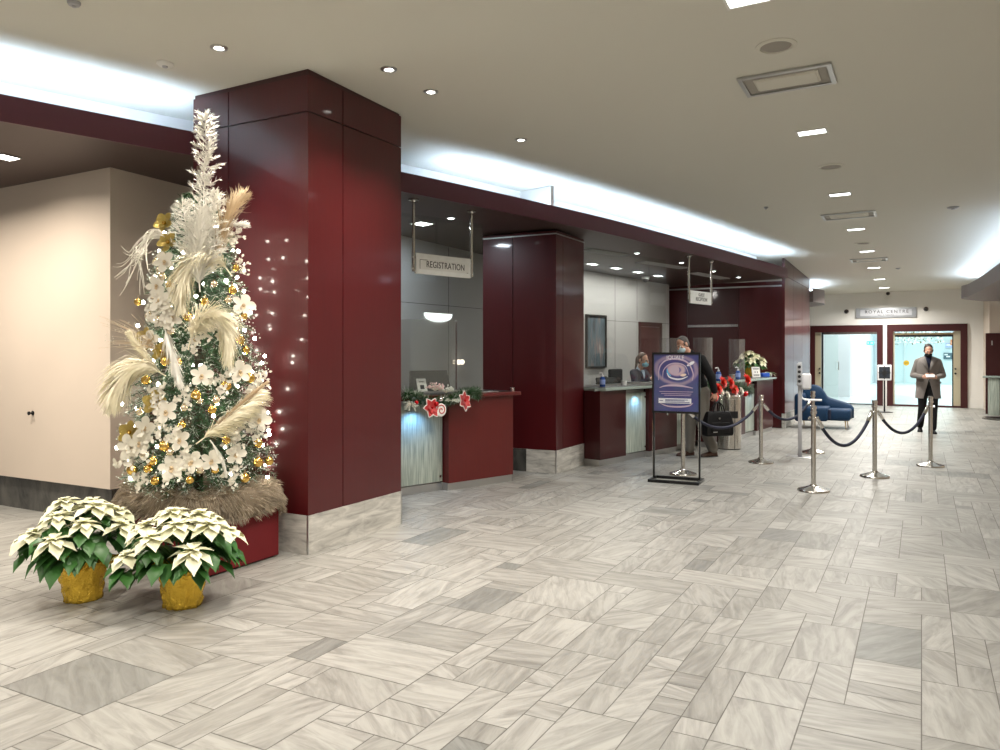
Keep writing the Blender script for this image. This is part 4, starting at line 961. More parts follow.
for i in range(14):
    for j in range(4): b.box(-.2+i*.029, -.2+i*.029+.022, -.055+j*.029, -.055+j*.029+.022, .018, .026)
b.build('keys', mat('grey_keys', (.06, .06, .065), .5), t)
t = thing('steel_pen_tray', spot(D1, 488, .06, 1.0765), A1, 'flat steel tray lying on the registration desk beside the garland', 'tray'); b = MB(); b.bbox(-.14, .14, -.035, .035, 0, .012, .004); b.build('tray_body', M['alu'], t, 40); b = MB(); b.tube([(-.05, 0, .02), (.1, .01, .02)], .007, 8); b.build('pen', M['black'], t)
# card, box, brochure stand of the far desk
t = thing('notice_card', spot(D3, 756.5, .13, ZT2), A3+R(-38), 'white notice card standing before the poinsettia on the far desk', 'card'); b = MB(); Qc = Matrix.Rotation(R(-10), 4, 'X')
b.box(-.09, .09, -.004, 0, 0, .20, Qc); b.build('card_sheet', M['paper'], t); b = MB()
for z, w in ((.17, .07), (.155, .06), (.05, .065), (.035, .065)): b.box(-w, w, -.0065, -.0035, z-.004, z+.004, Qc)
b.box(-.03, -.015, -.0065, -.0035, .085, .115, Qc); b.box(.02, .035, -.0065, -.0035, .085, .115, Qc); b.build('card_print', M['ink'], t); b = MB(); b.box(-.07, .07, 0, .06, 0, .004); b.build('card_foot', M['paper'], t)
t = thing('tissue_box', spot(D3, 764.5, .10, ZT2), A3+R(-38), 'small blue box right of the white notice card', 'box'); b = MB(); b.bbox(-.085, .085, -.05, .05, 0, .075, .004); b.build('box_body', mat('blue_card', (.02, .09, .48), .4), t, 30); b = MB(); b.box(-.05, .05, -.02, .02, .074, .077); b.build('box_opening', M['paper'], t)
x_ = s[3]; q = atop(D3, x_+.24, .22); t = thing('brochure_holder', (q.x, q.y, .80), A3-PI/2+R(25), 'brochure holder with pale leaflets hung on the end of the far desk', 'brochure holder')
t.rotation_euler = (0, 0, AU-PI/2)
b = MB(); b.box(-.25, -.12, -.02, -.008, .10, .16); b.build('holder_bracket', M['alu'], t)
b = MB(); b.box(-.13, .13, -.14, -.02, 0, .015); b.box(-.13, .13, -.145, -.135, 0, .06); b.box(-.13, .13, -.02, -.012, 0, .26); b.build('holder_tray', M['alu'], t)
for k in range(3):
    b = MB(); Qc = Matrix.Translation((0, -.11+k*.03, .016)) @ Matrix.Rotation(R(-14), 4, 'X'); b.box(-.10+k*.01, .11, -.004, 0, 0, .24, Qc); lf = b.build('leaflet', M['paper'], t)
    b = MB(); b.box(-.06, .02, -.0065, -.0035, .10, .20, Qc); b.build('leaflet_print', mat('leaflet_grey', (.25, .28, .36), .5), lf)
# ================================================================ RIGHT COUNTER
p = G(986, 418.5); p = Vector((p.x, p.y, 0)); t = thing('reception_desk', p, AU-PI/2-R(8), 'counter with an etched glass front at the right edge of the lobby', 'desk', 'reception desks')
zc_ = HC-(376-YH)/F*p.y
b = MB(); b.bbox(-.06, 1.0, -.10, .6, zc_-.04, zc_, .005); b.build('desk_slab', M['slab2'], t, 30)
b = MB(); b.box(.04, .95, .12, .6, .08, zc_-.04); b.build('desk_body', M['cherry_dark'], t)
b = MB(); b.bbox(.04, .27, -.02, .0, .08, zc_-.05, .003); b.build('etched_panel', M['etched'], t, 30)
b = MB(); b.box(.29, .95, -.0, .12, .08, zc_-.04); b.build('front_panel', M['cherry_desk'], t)
b = MB(); b.box(.29, .31, -.03, .0, .08, zc_-.05); b.build('panel_trim', M['alu'], t)
b = MB(); ar = [(-.05+.52-.55*math.cos(a_), -.55*math.sin(a_)) for a_ in [PI*k/20 for k in range(21)]]; b.prism(ar+[(1.02, .5), (-.08, .5)], 0, .02); b.build('floor_plinth', M['darkstone'], t)
# ================================================================ TREE STAND, FUR, TREE
BR = Vector((-1.68, 5.95, 0)); BU, BV = .72, .80; BH = .42
o0 = BR-U*BU
t = thing('tree_stand_box', (o0.x, o0.y, 0), AU, 'deep red cloth covered box under the Christmas tree', 'box')
b = MB(); b.bbox(0, BU, 0, BV, .012, BH, .006); b.build('box_cover', M['redcloth'], t, 30)
b = MB(); b.box(.03, BU-.03, .03, BV-.03, 0, .014); b.build('box_foot', M['black'], t)
TP = Vector((-2.225, 5.775, BH))
bc = BR-U*BU/2+V*BV/2
def hairs(mb, n, gen, r, w=.0022):
    for _ in range(n):
        p, d, L = gen(r); side = d.cross(Vector((r.uniform(-1, 1), r.uniform(-1, 1), r.uniform(-1, 1)))).normalized()
        d2 = (d+Vector((0, 0, -.55))+Vector((r.gauss(0, .25), r.gauss(0, .25), 0))).normalized()
        mb.strip([p, p+d*L*.5, p+d*L*.5+d2*L*.5], [w, w*.9, w*.15], side)
def make_fur():
    r = random.Random(3); t = thing('fur_tree_skirt', (bc.x, bc.y, BH), AU, 'shaggy brown fur tree skirt draped over the red box', 'tree skirt')
    n = 72; prof = [(.0, .02), (.5, .15), (.80, .17), (.95, .13), (1.0, .06), (1.0, -.02), (.985, -.05), (.96, -.02)]
    rings = []
    def se(a, k, z):
        c, s_ = math.cos(a), math.sin(a); e = .55
        x = math.copysign(abs(c)**e, c)*(BU/2+.075); y = math.copysign(abs(s_)**e, s_)*(BV/2+(.17 if s_ > 0 else .085))
        wob = 1+.03*math.sin(5*a+1)+.02*math.sin(11*a)
        dz = .022*math.sin(4*a+.5)+.016*math.sin(9*a) if z < .1 else .012*math.sin(6*a)
        return Vector((x*k*wob if k > .2 else x*k, y*k*wob if k > .2 else y*k, z+dz))
    for k, z in prof: rings.append([se(2*PI*i/n, max(k, .02), z) for i in range(n)])
    # keep clear of the column behind
    lim = (C1-bc).dot(U)-.05
    for q in rings:
        for p in q:
            if p.x > lim: p.x = lim
    b = MB(); b.ring_loft(rings); b.build('fur_hide', M['furbase'], t, True)
    h = MB()
    def gen(r):
        i = r.choices(range(1, len(prof)-2), [1, 3, 4, 5, 5])[0]; f = r.random(); a = r.uniform(0, 2*PI)
        k = prof[i][0]*(1-f)+prof[i+1][0]*f; z = prof[i][1]*(1-f)+prof[i+1][1]*f; p = se(a, k, z); p.x = min(p.x, lim)
        d = Vector((p.x, p.y, 0)).normalized(); tuft = noise.noise_vector(p*9)*.7
        d = (d*(.35+.5*k)+Vector((0, 0, .35-.9*(i > 2)))+tuft).normalized()
        return p, d, r.uniform(.035, .07)
    hairs(h, 9000, gen, r); 
    for i, v in enumerate(h.v):
        if v[0] > lim+.03: h.v[i] = (lim+.03, v[1], v[2])
    h.build('fur_hair', M['fur'], t, fix=False)
make_fur()
TREEZ = [(.17, .47), (.24, .53), (.45, .53), (.80, .485), (1.15, .42), (1.5, .355), (1.8, .30), (2.05, .235), (2.22, .15), (2.36, .05), (2.45, .02)]
def tr(z):
    for (z0, r0), (z1, r1) in zip(TREEZ, TREEZ[1:]):
        if z <= z1: return r0+(r1-r0)*max(0, (z-z0))/(z1-z0)
    return .02
def make_tree():
    r = random.Random(5)
    t = thing('christmas_tree', TP, 0, 'tall slim frosted Christmas tree in white and gold beside the big red column', 'Christmas tree')
    b = MB(); b.tube([(0, 0, .03), (0, 0, 2.5)], [.035, .012], 10); b.build('trunk', mat('bark', (.06, .04, .025), .8), t, True)
    parts = {'needle': MB(), 'needle2': MB(), 'frost': MB()}; wood_ = MB(); berry = MB()
    n = 760
    for i in range(n):
        z = .16+2.08*(1-(1-(i+r.random())/n)**1.0)**1.25; a = i*2.39996+r.uniform(-.3, .3); R0 = tr(z)*(r.uniform(.80, 1.04) if i % 3 else r.uniform(.45, .8))
        s_ = Vector((0, 0, z+.04)); e = Vector((math.cos(a)*R0, math.sin(a)*R0, z-.05+r.uniform(-.03, .04)))
        if e.dot(U)+TP.dot(U) > C1.dot(U)-.04: e = e*.92; e.z = z
        pts = [s_.lerp(e, k/5)+Vector((0, 0, .05*math.sin(PI*k/5))) for k in range(6)]
        wood_.tube(pts[2:], [.004, .004, .003, .002], 4, False)
        m = 'needle' if r.random() < .6 else 'needle2'
        for k in range(74):
            s0 = r.uniform(.35, 1.0); q = s_.lerp(e, s0)+Vector((0, 0, .05*math.sin(PI*s0))); d = (e-s_).normalized()
            dd = (d*r.uniform(.2, .9)+Vector((r.gauss(0, 1), r.gauss(0, 1), r.gauss(0, .8))).normalized()*.85).normalized(); L = r.uniform(.03, .065)
            mm = 'frost' if s0 > .75 and r.random() < .30 else m
            side = dd.cross(Vector((r.gauss(0, 1), r.gauss(0, 1), r.gauss(0, 1)))).normalized()
            parts[mm].strip([q, q+dd*L*.6, q+dd*L], [.0016, .0016, .0004], side)
        if r.random() < .42:
            for k in range(9):
                q = e+Vector((r.gauss(0, .035), r.gauss(0, .035), r.gauss(0, .035))); s1 = r.uniform(.004, .008)
                berry.add([q+Vector(v)*s1 for v in ((1, 0, 0), (-1, 0, 0), (0, 1, 0), (0, -1, 0), (0, 0, 1), (0, 0, -1))], [(0, 2, 4), (2, 1, 4), (1, 3, 4), (3, 0, 4), (2, 0, 5), (1, 2, 5), (3, 1, 5), (0, 3, 5)])
    wood_.build('branches', mat('twig_brown', (.05, .04, .025), .8), t, fix=False)
    parts['needle'].build('green_foliage', M['needle'], t, fix=False); parts['needle2'].build('blue_green_foliage', M['needle2'], t, fix=False); parts['frost'].build('frosted_tips', M['frost'], t, fix=False)
    tag(berry.build('white_berries', M['frost'], t, fix=False), 'tiny white berry sprays at the branch ends', kind='stuff')
make_tree()
CAM = Vector((0, 0, HC))
def TS(px, py, out=0.0):
    """point where the sight line meets the tree's surface (pushed outwards by out), and the outward direction"""
    d = Vector(((px-500)/F, 1, -(py-YH)/F)); best = None; bd = 9
    y = TP.y-.8
    while y < TP.y+.05:
        p = CAM+d*y; q = p-TP; rr = math.hypot(q.x, q.y); g = rr-(tr(q.z)+out)
        if g < bd: bd = g; best = p
        if g <= 0: break
        y += .006
    q = best-TP; nrm = Vector((q.x, q.y, .12)).normalized(); return best, nrm
def plume(pts, hl, nh, m, label, spread=.75, droop=.5, wid=.0018, seed=1, stiff=False, group='pampas plumes on the Christmas tree'):
    """pts: (px, py, out) along the spine"""
    r = random.Random(seed); P = [TS(px, py, o)[0] for px, py, o in pts]; S = smoothpath(P, 6); base = S[0]; S = [p-base for p in S]
    t = thing('pampas_plume', base, 0, label, 'plume', group)
    b = MB(); b.tube(S, [.005*(1-.7*i/len(S)) for i in range(len(S))], 6); b.build('stem', M[m], t, True)
    h = MB(); n = len(S)-1
    for _ in range(nh):
        s0 = r.uniform(.08, 1)**.85; x = s0*n; i = min(int(x), n-1); q = S[i].lerp(S[i+1], x-i); tg = (S[i+1]-S[i]).normalized()
        rd = Vector((r.gauss(0, 1), r.gauss(0, 1), r.gauss(0, 1))); rd = (rd-tg*rd.dot(tg)).normalized()
        L = hl*(.45+.75*math.sin(PI*min(1, s0*.85+.15)))*r.uniform(.35, 1.15); wid_ = wid*1.35; d = (tg*r.uniform(.45, 1.0)+rd*spread*r.uniform(.3, 1)).normalized()
        g = Vector((0, 0, -droop)); d2 = (d+g*.6).normalized(); d3 = (d+g*1.3).normalized(); p1 = q+d*L*.35; p2 = p1+d2*L*.35; p3 = p2+d3*L*.3
        if stiff: p2 = p1+d*L*.35; p3 = p2+(d+Vector((0, 0, .25))).normalized()*L*.3
        side = d.cross(rd+Vector((.01, .3, .2))).normalized(); w = wid_*r.uniform(.7, 1.4)
        h.strip([q, p1, p2, p3], [w, w*1.2, w, w*.2], side)
    h.build('feather_hairs', M[m], t, fix=False); return t
def frosted_plume(pts, label, seed, nt_, tl, ang0=60):
    """white plume made of many stiff spiky side tufts"""
    r = random.Random(seed); P = [TS(px, py, o)[0] for px, py, o in pts]; S = smoothpath(P, 6); base = S[0]; S = [p-base for p in S]
    t = thing('pampas_plume', base, 0, label, 'plume', 'pampas plumes on the Christmas tree'); b = MB(); b.tube(S, [.006*(1-.7*i/len(S)) for i in range(len(S))], 6); b.build('stem', M['whiteplume'], t, True)
    h = MB(); n = len(S)-1
    for k in range(nt_):
        s0 = k/nt_; x = s0*n*.999; i = int(x); q = S[i].lerp(S[i+1], x-i); tg = (S[i+1]-S[i]).normalized(); a = k*2.4+r.uniform(-.4, .4)
        e1 = tg.cross(Vector((0, 1, 0))).normalized(); e2 = tg.cross(e1); an = R(ang0+r.uniform(-18, 18)); d = (tg*math.cos(an)+(e1*math.cos(a)+e2*math.sin(a))*math.sin(an)).normalized()
        L = tl*(1.05-.72*s0)*r.uniform(.55, 1.15)
        for m in range(26):
            u_ = r.uniform(.05, 1); p = q+d*L*u_; dd = (d*.9+Vector((r.gauss(0, .33), r.gauss(0, .33), r.gauss(0, .33)))).normalized(); l2 = r.uniform(.025, .05); side = dd.cross(Vector((r.gauss(0, 1), r.gauss(0, 1), r.gauss(0, 1)))).normalized(); h.strip([p, p+dd*l2*.6, p+dd*l2], [.0028, .0026, .0006], side)
    h.build('feather_hairs', M['whiteplume'], t, fix=False)
frosted_plume([(202, 262, .04), (203, 225, .05), (204, 185, .05), (206, 150, .04), (205, 116, .03)], 'tall spiky white plume standing up as the topper of the Christmas tree', 1, 120, .20)
frosted_plume([(202, 272, .10), (192, 245, .11), (186, 222, .12), (182, 205, .13)], 'white plume leaning left below the tree topper', 2, 60, .15)
frosted_plume([(204, 268, .10), (210, 240, .11), (214, 215, .12), (216, 196, .12)], 'white plume leaning right below the tree topper', 3, 60, .15)
plume([(200, 292, .10), (198, 262, .13), (200, 238, .13), (203, 215, .11)], .17, 1300, 'whiteplume', 'broad white plume in front, just under the tree topper', .9, .45, .0025, 23)
plume([(212, 268, .06), (220, 242, .10), (228, 218, .13), (236, 203, .15), (243, 197, .17)], .17, 800, 'tanplume', 'tan brown plume pointing up to the right below the topper', .55, .0, .002, 3, True)
plume([(208, 252, .08), (222, 228, .12), (238, 224, .15), (246, 225, .17)], .07, 260, 'whiteplume', 'thin pale plume sticking out to the right below the topper', .6, .1, .002, 31, True)
plume([(232, 276, .04), (220, 262, .09), (204, 258, .12), (190, 268, .13), (182, 288, .12), (181, 306, .10)], .19, 1500, 'plume', 'large cream plume arching over the middle of the tree to the left', .6, .9, .002, 4)
plume([(188, 350, .04), (194, 330, .08), (206, 318, .12), (219, 320, .13), (227, 338, .12), (228, 358, .10)], .19, 1500, 'plume', 'large cream plume arching to the right at the centre of the tree', .6, .9, .002, 5)
plume([(164, 326, .04), (169, 343, .06), (174, 360, .06), (180, 382, .05)], .13, 1200, 'whiteplume', 'narrow white plume hanging down at mid height of the tree', .35, .8, .002, 6)
plume([(166, 376, .03), (150, 368, .10), (134, 370, .16), (120, 384, .20), (113, 402, .20)], .21, 1900, 'plume', 'big cream plume spreading out at the left of the tree', .65, .8, .002, 7)
plume([(160, 372, .05), (146, 356, .12), (136, 343, .17), (130, 334, .2)], .08, 420, 'plume', 'small cream plume rising at the left above the big one', .5, .2, .002, 71)
plume([(196, 444, .03), (215, 430, .08), (235, 416, .11), (250, 404, .13), (258, 396, .14)], .17, 1400, 'plume', 'cream plume rising to the right on the lower tree', .5, .6, .002, 8)
plume([(206, 436, .06), (230, 414, .12), (250, 396, .15), (266, 383, .18)], .07, 700, 'tanplume', 'narrow tan plume along the top of the lower right cream plume', .4, .0, .0018, 9, True)
plume([(210, 440, .05), (217, 450, .07), (223, 462, .07), (226, 474, .06)], .06, 260, 'whiteplume', 'small white feather curling down on the lower right of the tree', .3, .6, .0018, 10)
# white curly twigs on the left
r = random.Random(9); base = TS(166, 236, .02)[0]
t = thing('twig_spray', base, 0, 'spray of curly white twigs arching out at the upper left of the tree', 'twigs'); b = MB()
for k in range(26):
    ex, ey = r.uniform(112, 158), r.uniform(250, 300); c = [(166, 238, .03), (152+r.uniform(-6, 6), 232+r.uniform(-4, 8), .10), (142+r.uniform(-6, 6), 248+r.uniform(-6, 8), .13), (ex*.6+140*.4, ey*.6+255*.4, .14+r.uniform(0, .05)), (ex, ey-r.uniform(0, 5), .15)]
    S = smoothpath([TS(*q)[0]-base for q in c], 5); b.tube(S, [.0035*(1-.6*i/len(S)) for i in range(len(S))], 5)
b.build('twigs', M['twig'], t, True)
base = TS(160, 350, .02)[0]; t = thing('dried_grass_spray', base, 0, 'spray of thin dried grass sticking out at the left of the tree', 'dried grass'); b = MB()
for k in range(30):
    ex, ey = r.uniform(98, 140), r.uniform(312, 350); S = smoothpath([TS(*q)[0]-base for q in ((160, 350, .02), ((160+ex)/2, (350+ey)/2-3, .12), (ex, ey, .2))], 4); b.tube(S, .0011, 4)
b.build('grass_stalks', M['tanplume'], t, fix=False)
b = MB()
for k in range(40):
    q = TS(r.uniform(105, 150), r.uniform(320, 350), .16)[0]-base; b.ball(q, .004, 6, 4)
b.build('grass_seeds', M['twig'], t)
# flowers, baubles
def orient(nrm, spin=0.0):
    z = nrm.normalized(); x = Vector((0, 0, 1)).cross(z).normalized(); y = z.cross(x); return Matrix((x, y, z)).transposed().to_4x4() @ Matrix.Rotation(spin, 4, 'Z')
def petal(mb, ang, L, W, lift, cup=.2, tip=.5, M_=None, pts=6, rnd_=False):
    ca, sa = math.cos(ang), math.sin(ang); rings = []
    vs = []; fs = []
    for i in range(pts+1):
        s0 = i/pts; w = W*(math.sin(PI*min(1, s0**.75*.98+.02))**(.8)) if i not in (0, pts) else W*(.12 if i == 0 else .02); x = L*s0
        if rnd_: w = W*max(.12, math.sin(PI*min(.97, s0**1.5*.95+.03))**.6)
        z = lift*s0*L-.35*cup*L*s0*s0
        for sgn in (-1, 0, 1):
            p = Vector((x*ca-sgn*w*sa, x*sa+sgn*w*ca, z+abs(sgn)*w*cup)); vs.append(M_ @ p if M_ is not None else p)
    for i in range(pts):
        for j in (0, 1): k = i*3+j; fs.append((k, k+1, k+4, k+3))
    mb.add(vs, fs)
def copies(proto_fn, spots, group, cat, name, labels):
    pr = None
    for i, (loc, rot, s) in enumerate(spots):
        o = proto_fn() if pr is None else copy_tree(pr)
        if pr is None: pr = o
        o.location = loc; o.rotation_euler = rot.to_euler(); o.scale = (s, s, s); o['label'] = labels[i] if isinstance(labels, list) else labels
def orchid():
    t = thing('silk_orchid', (0, 0, 0), 0, '', 'flower', 'cream silk orchids on the Christmas tree'); b = MB()
    for k in range(5): petal(b, PI/2+k*2*PI/5, .080, .024 if k % 2 else .031, .25, .25, rnd_=True)
    b.build('petals', M['cr_petal'], t, True, False)
    b = MB(); petal(b, -PI/2, .035, .016, .9, .5); b.ball((0, 0, .012), .012, 10, 6); b.build('flower_heart', M['tanplume'], t, True); return t
osp = [(150, 341), (166, 412), (146, 428), (140, 443), (172, 468), (192, 462), (212, 461), (259, 420), (250, 412), (157, 286), (172, 318), (160, 301), (243, 306), (202, 376), (236, 455), (130, 447), (180, 440), (240, 372), (165, 262)]
r = random.Random(21)
def at_tree(lst, out, smin=.9, smax=1.15):
    res = []
    for px, py in lst:
        p, n_ = TS(px, py, out); n2 = (n_*.7+Vector((r.gauss(0, .15), -.75, r.uniform(-.1, .3)))).normalized(); res.append((p, orient(n2, r.uniform(-.6, .6)), r.uniform(smin, smax)))
    return res
copies(orchid, at_tree(osp, .045), '', 'flower', 'silk_orchid', 'cream five-petalled silk orchid pinned on the white and gold Christmas tree')
def ivory_spray():
    t = thing('ivory_leaf_spray', (0, 0, 0), 0, '', 'leaf spray', 'ivory leaf sprays on the Christmas tree'); b = MB(); c = MB(); rr_ = random.Random(77)
    for k in range(9):
        a = rr_.uniform(0, 2*PI); d = Vector((math.cos(a), math.sin(a), rr_.uniform(.2, .9))).normalized()*rr_.uniform(.06, .12); c.tube([Vector((0, 0, 0)), d*.6, d], .0015, 4)
        for j in range(5):
            q = d*(.35+.16*j); petal(b, rr_.uniform(0, 2*PI), .028, .010, .4, .2, M_=Matrix.Translation(q))
    c.build('spray_stems', M['twig'], t, fix=False); b.build('ivory_leaves', M['cr_petal'], t, True, False); return t
r2_ = random.Random(31); isp = []
while len(isp) < 34:
    z_ = r2_.uniform(.22, 2.0); px_ = 197+r2_.uniform(-.95, .95)*tr(z_)*F/5.6; py_ = YH-(z_+BH-HC)*F/5.5; isp.append((px_, py_))
copies(ivory_spray, at_tree(isp, .015, .8, 1.3), '', '', '', 'little ivory leaf spray tucked among the branches of the white and gold Christmas tree')
def gold_flower():
    t = thing('glitter_flower', (0, 0, 0), 0, '', 'flower', 'gold glitter flowers on the Christmas tree'); b = MB()
    for k in range(5): petal(b, k*2*PI/5, .075, .026, .5, .3, rnd_=True)
    for k in range(5): petal(b, .5+k*2*PI/5, .05, .018, 1.0, .3, rnd_=True)
    b.build('petals', M['glitter'], t, True, False); b = MB(); b.ball((0, 0, .02), .014, 10, 6); b.build('flower_heart', M['bauble'], t, True); return t
copies(gold_flower, at_tree([(166, 224), (169, 243), (148, 340), (156, 403), (131, 433), (163, 352)], .02), '', '', '', 'gold glitter flower pinned on the white and gold Christmas tree')
def bauble():
    t = thing('gold_bauble', (0, 0, 0), 0, '', 'bauble', 'gold baubles on the Christmas tree'); b = MB(); b.ball((0, 0, 0), .031, 18, 12); b.build('ball', M['bauble'], t, True)
    b = MB(); b.lathe([(.009, .028), (.009, .038), (0, .039)], 10); b.tube([(0, 0, .037), (.006, 0, .045), (0, 0, .052), (-.006, 0, .045), (0, 0, .037)], .0012, 5); b.build('cap', M['brass'], t); return t
gb = [(232.5, 290), (244, 316.5), (246, 350), (258, 443), (258, 462), (269, 461), (212, 410), (178, 362), (153, 461), (148, 469), (155, 481), (226, 386), (188, 317), (215, 470), (205, 302), (166, 361), (138, 302), (240, 340), (250, 378), (196, 395), (182, 425), (164, 446), (226, 440), (236, 268), (170, 285), (146, 380), (190, 480), (245, 478), (132, 470)]
sp = [(p, Matrix.Identity(4), s_) for p, q, s_ in at_tree(gb, .045, .85, 1.2)]
copies(bauble, sp, '', '', '', 'small shiny gold bauble hanging on the white and gold Christmas tree')
def cbauble():
    t = thing('champagne_bauble', (0, 0, 0), 0, '', 'bauble', 'champagne baubles on the Christmas tree'); b = MB(); b.ball((0, 0, 0), .026, 16, 10); b.build('ball', M['champ'], t, True)
    b = MB(); b.lathe([(.008, .023), (.008, .032), (0, .033)], 10); b.build('cap', M['brass'], t); return t
cb = [(160, 270), (156, 262), (162, 254), (171, 331), (154, 299), (200, 401), (149, 316), (178, 281), (163, 277), (214, 284), (236, 330), (242, 364), (262, 400), (140, 412), (184, 408), (216, 400), (234, 430), (170, 452), (200, 470), (144, 455), (228, 300), (196, 340), (158, 320)]
copies(cbauble, [(p, Matrix.Identity(4), s_) for p, q, s_ in at_tree(cb, .04, .85, 1.15)], '', '', '', 'small matt champagne bauble hanging on the white and gold Christmas tree')
# fairy lights
t = thing('string_lights', TP, 0, 'string of small warm white fairy lights wound round the Christmas tree', 'fairy lights'); b = MB(); path = []; n = 420
for i in range(n):
    f = i/n; z = .22+1.95*f; a = f*2*PI*13; rr = tr(z)*.93; q = Vector((math.cos(a)*rr, math.sin(a)*rr, z+.02*math.sin(i*.9)))
    path.append(q)
b.tube(path, .0016, 4, False); b.build('wire', mat('wire_green', (.02, .05, .02), .6), t, fix=False)
pm2 = None; rb = random.Random(4)
cand = [i for i in range(0, n, 4)]
k_ = 0
for i in cand:
    q = path[i]*1.0; o_ = Vector((q.x, q.y, 0)).normalized()*.03
    if (q+o_+TP).dot(U) > C1.dot(U)-.02: continue
    if k_ >= 100: break
    k_ += 1
    if pm2 is None:
        b = MB(); b.ball((0, 0, 0), .0125, 8, 6); pm2 = b.build('bulb', M['bulb'], t, True); o = pm2
    else: o = pm2.copy(); COL.objects.link(o)
    o.location = q+o_+Vector((rb.gauss(0, .02), rb.gauss(0, .02), rb.gauss(0, .03)))
# ================================================================ POINSETTIAS
def pot(parent, r0, r1, h, seed):
    r = random.Random(seed); n = 60; rings = []
    for k in range(15):
        s0 = k/14; z = h*s0; rr = r0+(r1-r0)*s0; ring = []
        for i in range(n):
            a = 2*PI*i/n; cr_ = .012*noise.noise(Vector((math.cos(a)*4, math.sin(a)*4, s0*5+seed)))+.012*noise.noise(Vector((math.cos(a)*11, math.sin(a)*11, s0*14+seed)))
            fl = max(0, (s0-.82)/.18); ex = fl*fl*.06*(1+.5*math.sin(4*a+seed)); ring.append(Vector(((rr+cr_+ex)*math.cos(a), (rr+cr_+ex)*math.sin(a), z+fl*.02*math.sin(5*a+seed) if k else 0)))
        rings.append(ring)
    for k in range(4): rings.append([Vector((p.x*(.94-.06*k), p.y*(.94-.06*k), h*(.98-.05*k))) for p in rings[14]])
    b = MB(); b.ring_loft(rings); b.build('foil_wrap', M['gold'], parent, True)
def leafmesh(mb, base, d, L, W, droop, r):
    """pointed leaf with a mid fold"""
    up = Vector((0, 0, 1)); side = d.cross(up); side = side.normalized() if side.length > 1e-3 else Vector((1, 0, 0)); p = base.copy(); vs = []; fs = []; n = 7; dd = d.copy()
    for i in range(n+1):
        s0 = i/n; w = W*math.sin(PI*(s0**.8))*(1+.18*math.sin(s0*13)) if 0 < i < n else W*.03; nn = side.cross(dd).normalized()
        vs += [p-side*w+nn*w*.28, p, p+side*w+nn*w*.28]; dd = (dd+Vector((0, 0, -droop/n))).normalized(); p = p+dd*(L/n)
    for i in range(n):
        for j in (0, 1): k = i*3+j; fs.append((k, k+1, k+4, k+3))
    mb.add(vs, fs)
def poinsettia(p, label, seed, Rr, H, nb, stemz, s=1.0):
    r = random.Random(seed); t = thing('potted_poinsettia', p, 0, label, 'potted plant', 'white poinsettias'); pot(t, .108*s, .142*s, .26*s, seed)
    b = MB(); heads = []
    ga = 2.39996
    for i in range(nb):
        rr = Rr*math.sqrt((i+.5)/nb); a = i*ga+seed; z = H-.24*(rr/Rr)**2*s+r.uniform(-.025, .025); heads.append(Vector((rr*math.cos(a), rr*math.sin(a), z)))
    for h_ in heads: b.tube(smoothpath([(h_.x*.12, h_.y*.12, stemz-.05), (h_.x*.5, h_.y*.5, stemz+.08), tuple(h_-Vector((0, 0, .01)))], 3), .004, 5)
    b.build('stems', M['leaf'], t, True)
    lf = MB()
    for h_ in heads:
        for k in range(6):
            a = r.uniform(0, 2*PI); d = Vector((math.cos(a), math.sin(a), r.uniform(-.45, .1))).normalized(); leafmesh(lf, h_-Vector((0, 0, r.uniform(.03, .10))), d, r.uniform(.11, .16)*s, r.uniform(.03, .042)*s, 1.0, r)
    for k in range(64):
        a = r.uniform(0, 2*PI); d = Vector((math.cos(a), math.sin(a), r.uniform(-.3, .25))).normalized(); q = Vector((d.x, d.y, 0))*r.uniform(.4, .78)*Rr+Vector((0, 0, r.uniform(stemz, H-.18*s))); leafmesh(lf, q, d, r.uniform(.13, .19)*s, r.uniform(.034, .048)*s, 1.5, r)
    lf.build('green_leaves', M['leaf'], t, True, False)
    for h_ in heads:
        bl = MB(); out = Vector((h_.x, h_.y, 0))*(1.0/Rr); sc = r.uniform(.85, 1.15)*s
        for ring, (n_, L, W, up_) in enumerate(((6, .150, .040, -.12), (5, .105, .031, .18), (4, .055, .018, .6))):
            for k in range(n_):
                a = k*2*PI/n_+ring*.5+r.uniform(-.2, .2); d = (Vector((math.cos(a), math.sin(a), up_))+out*Vector((0, 0, 1)).length*.0+Vector((0, 0, -.45*(out.dot(Vector((math.cos(a), math.sin(a), 0))))*1.0))).normalized()
                leafmesh(bl, h_+Vector((0, 0, .006*ring)), d, L*sc*r.uniform(.85, 1.12), W*sc, .45, r)
        o = bl.build('bloom', M['bract'], t, True, False)
        c = MB()
        for k in range(5): c.ball(h_+Vector((r.gauss(0, .006), r.gauss(0, .006), .016)), .004, 6, 4)
        c.build('bloom_centre', mat('bloom_yellow', (.5, .5, .08), .5) if 'by' not in M else M['by'], o); M.setdefault('by', c and o.children[0].data.materials[0])
    return t
poinsettia(G(83, 598.5), 'white poinsettia in a gold foil pot, the left one before the Christmas tree', 1, .33, .62, 15, .27)
poinsettia(G(183, 605), 'white poinsettia in a gold foil pot, the right one before the red box', 4, .33, .60, 14, .27)
q = spot(D3, 750.5, .42, ZT2); poinsettia(q, 'white poinsettia standing on the far reception desk', 8, .28, .48, 14, .2, .9)
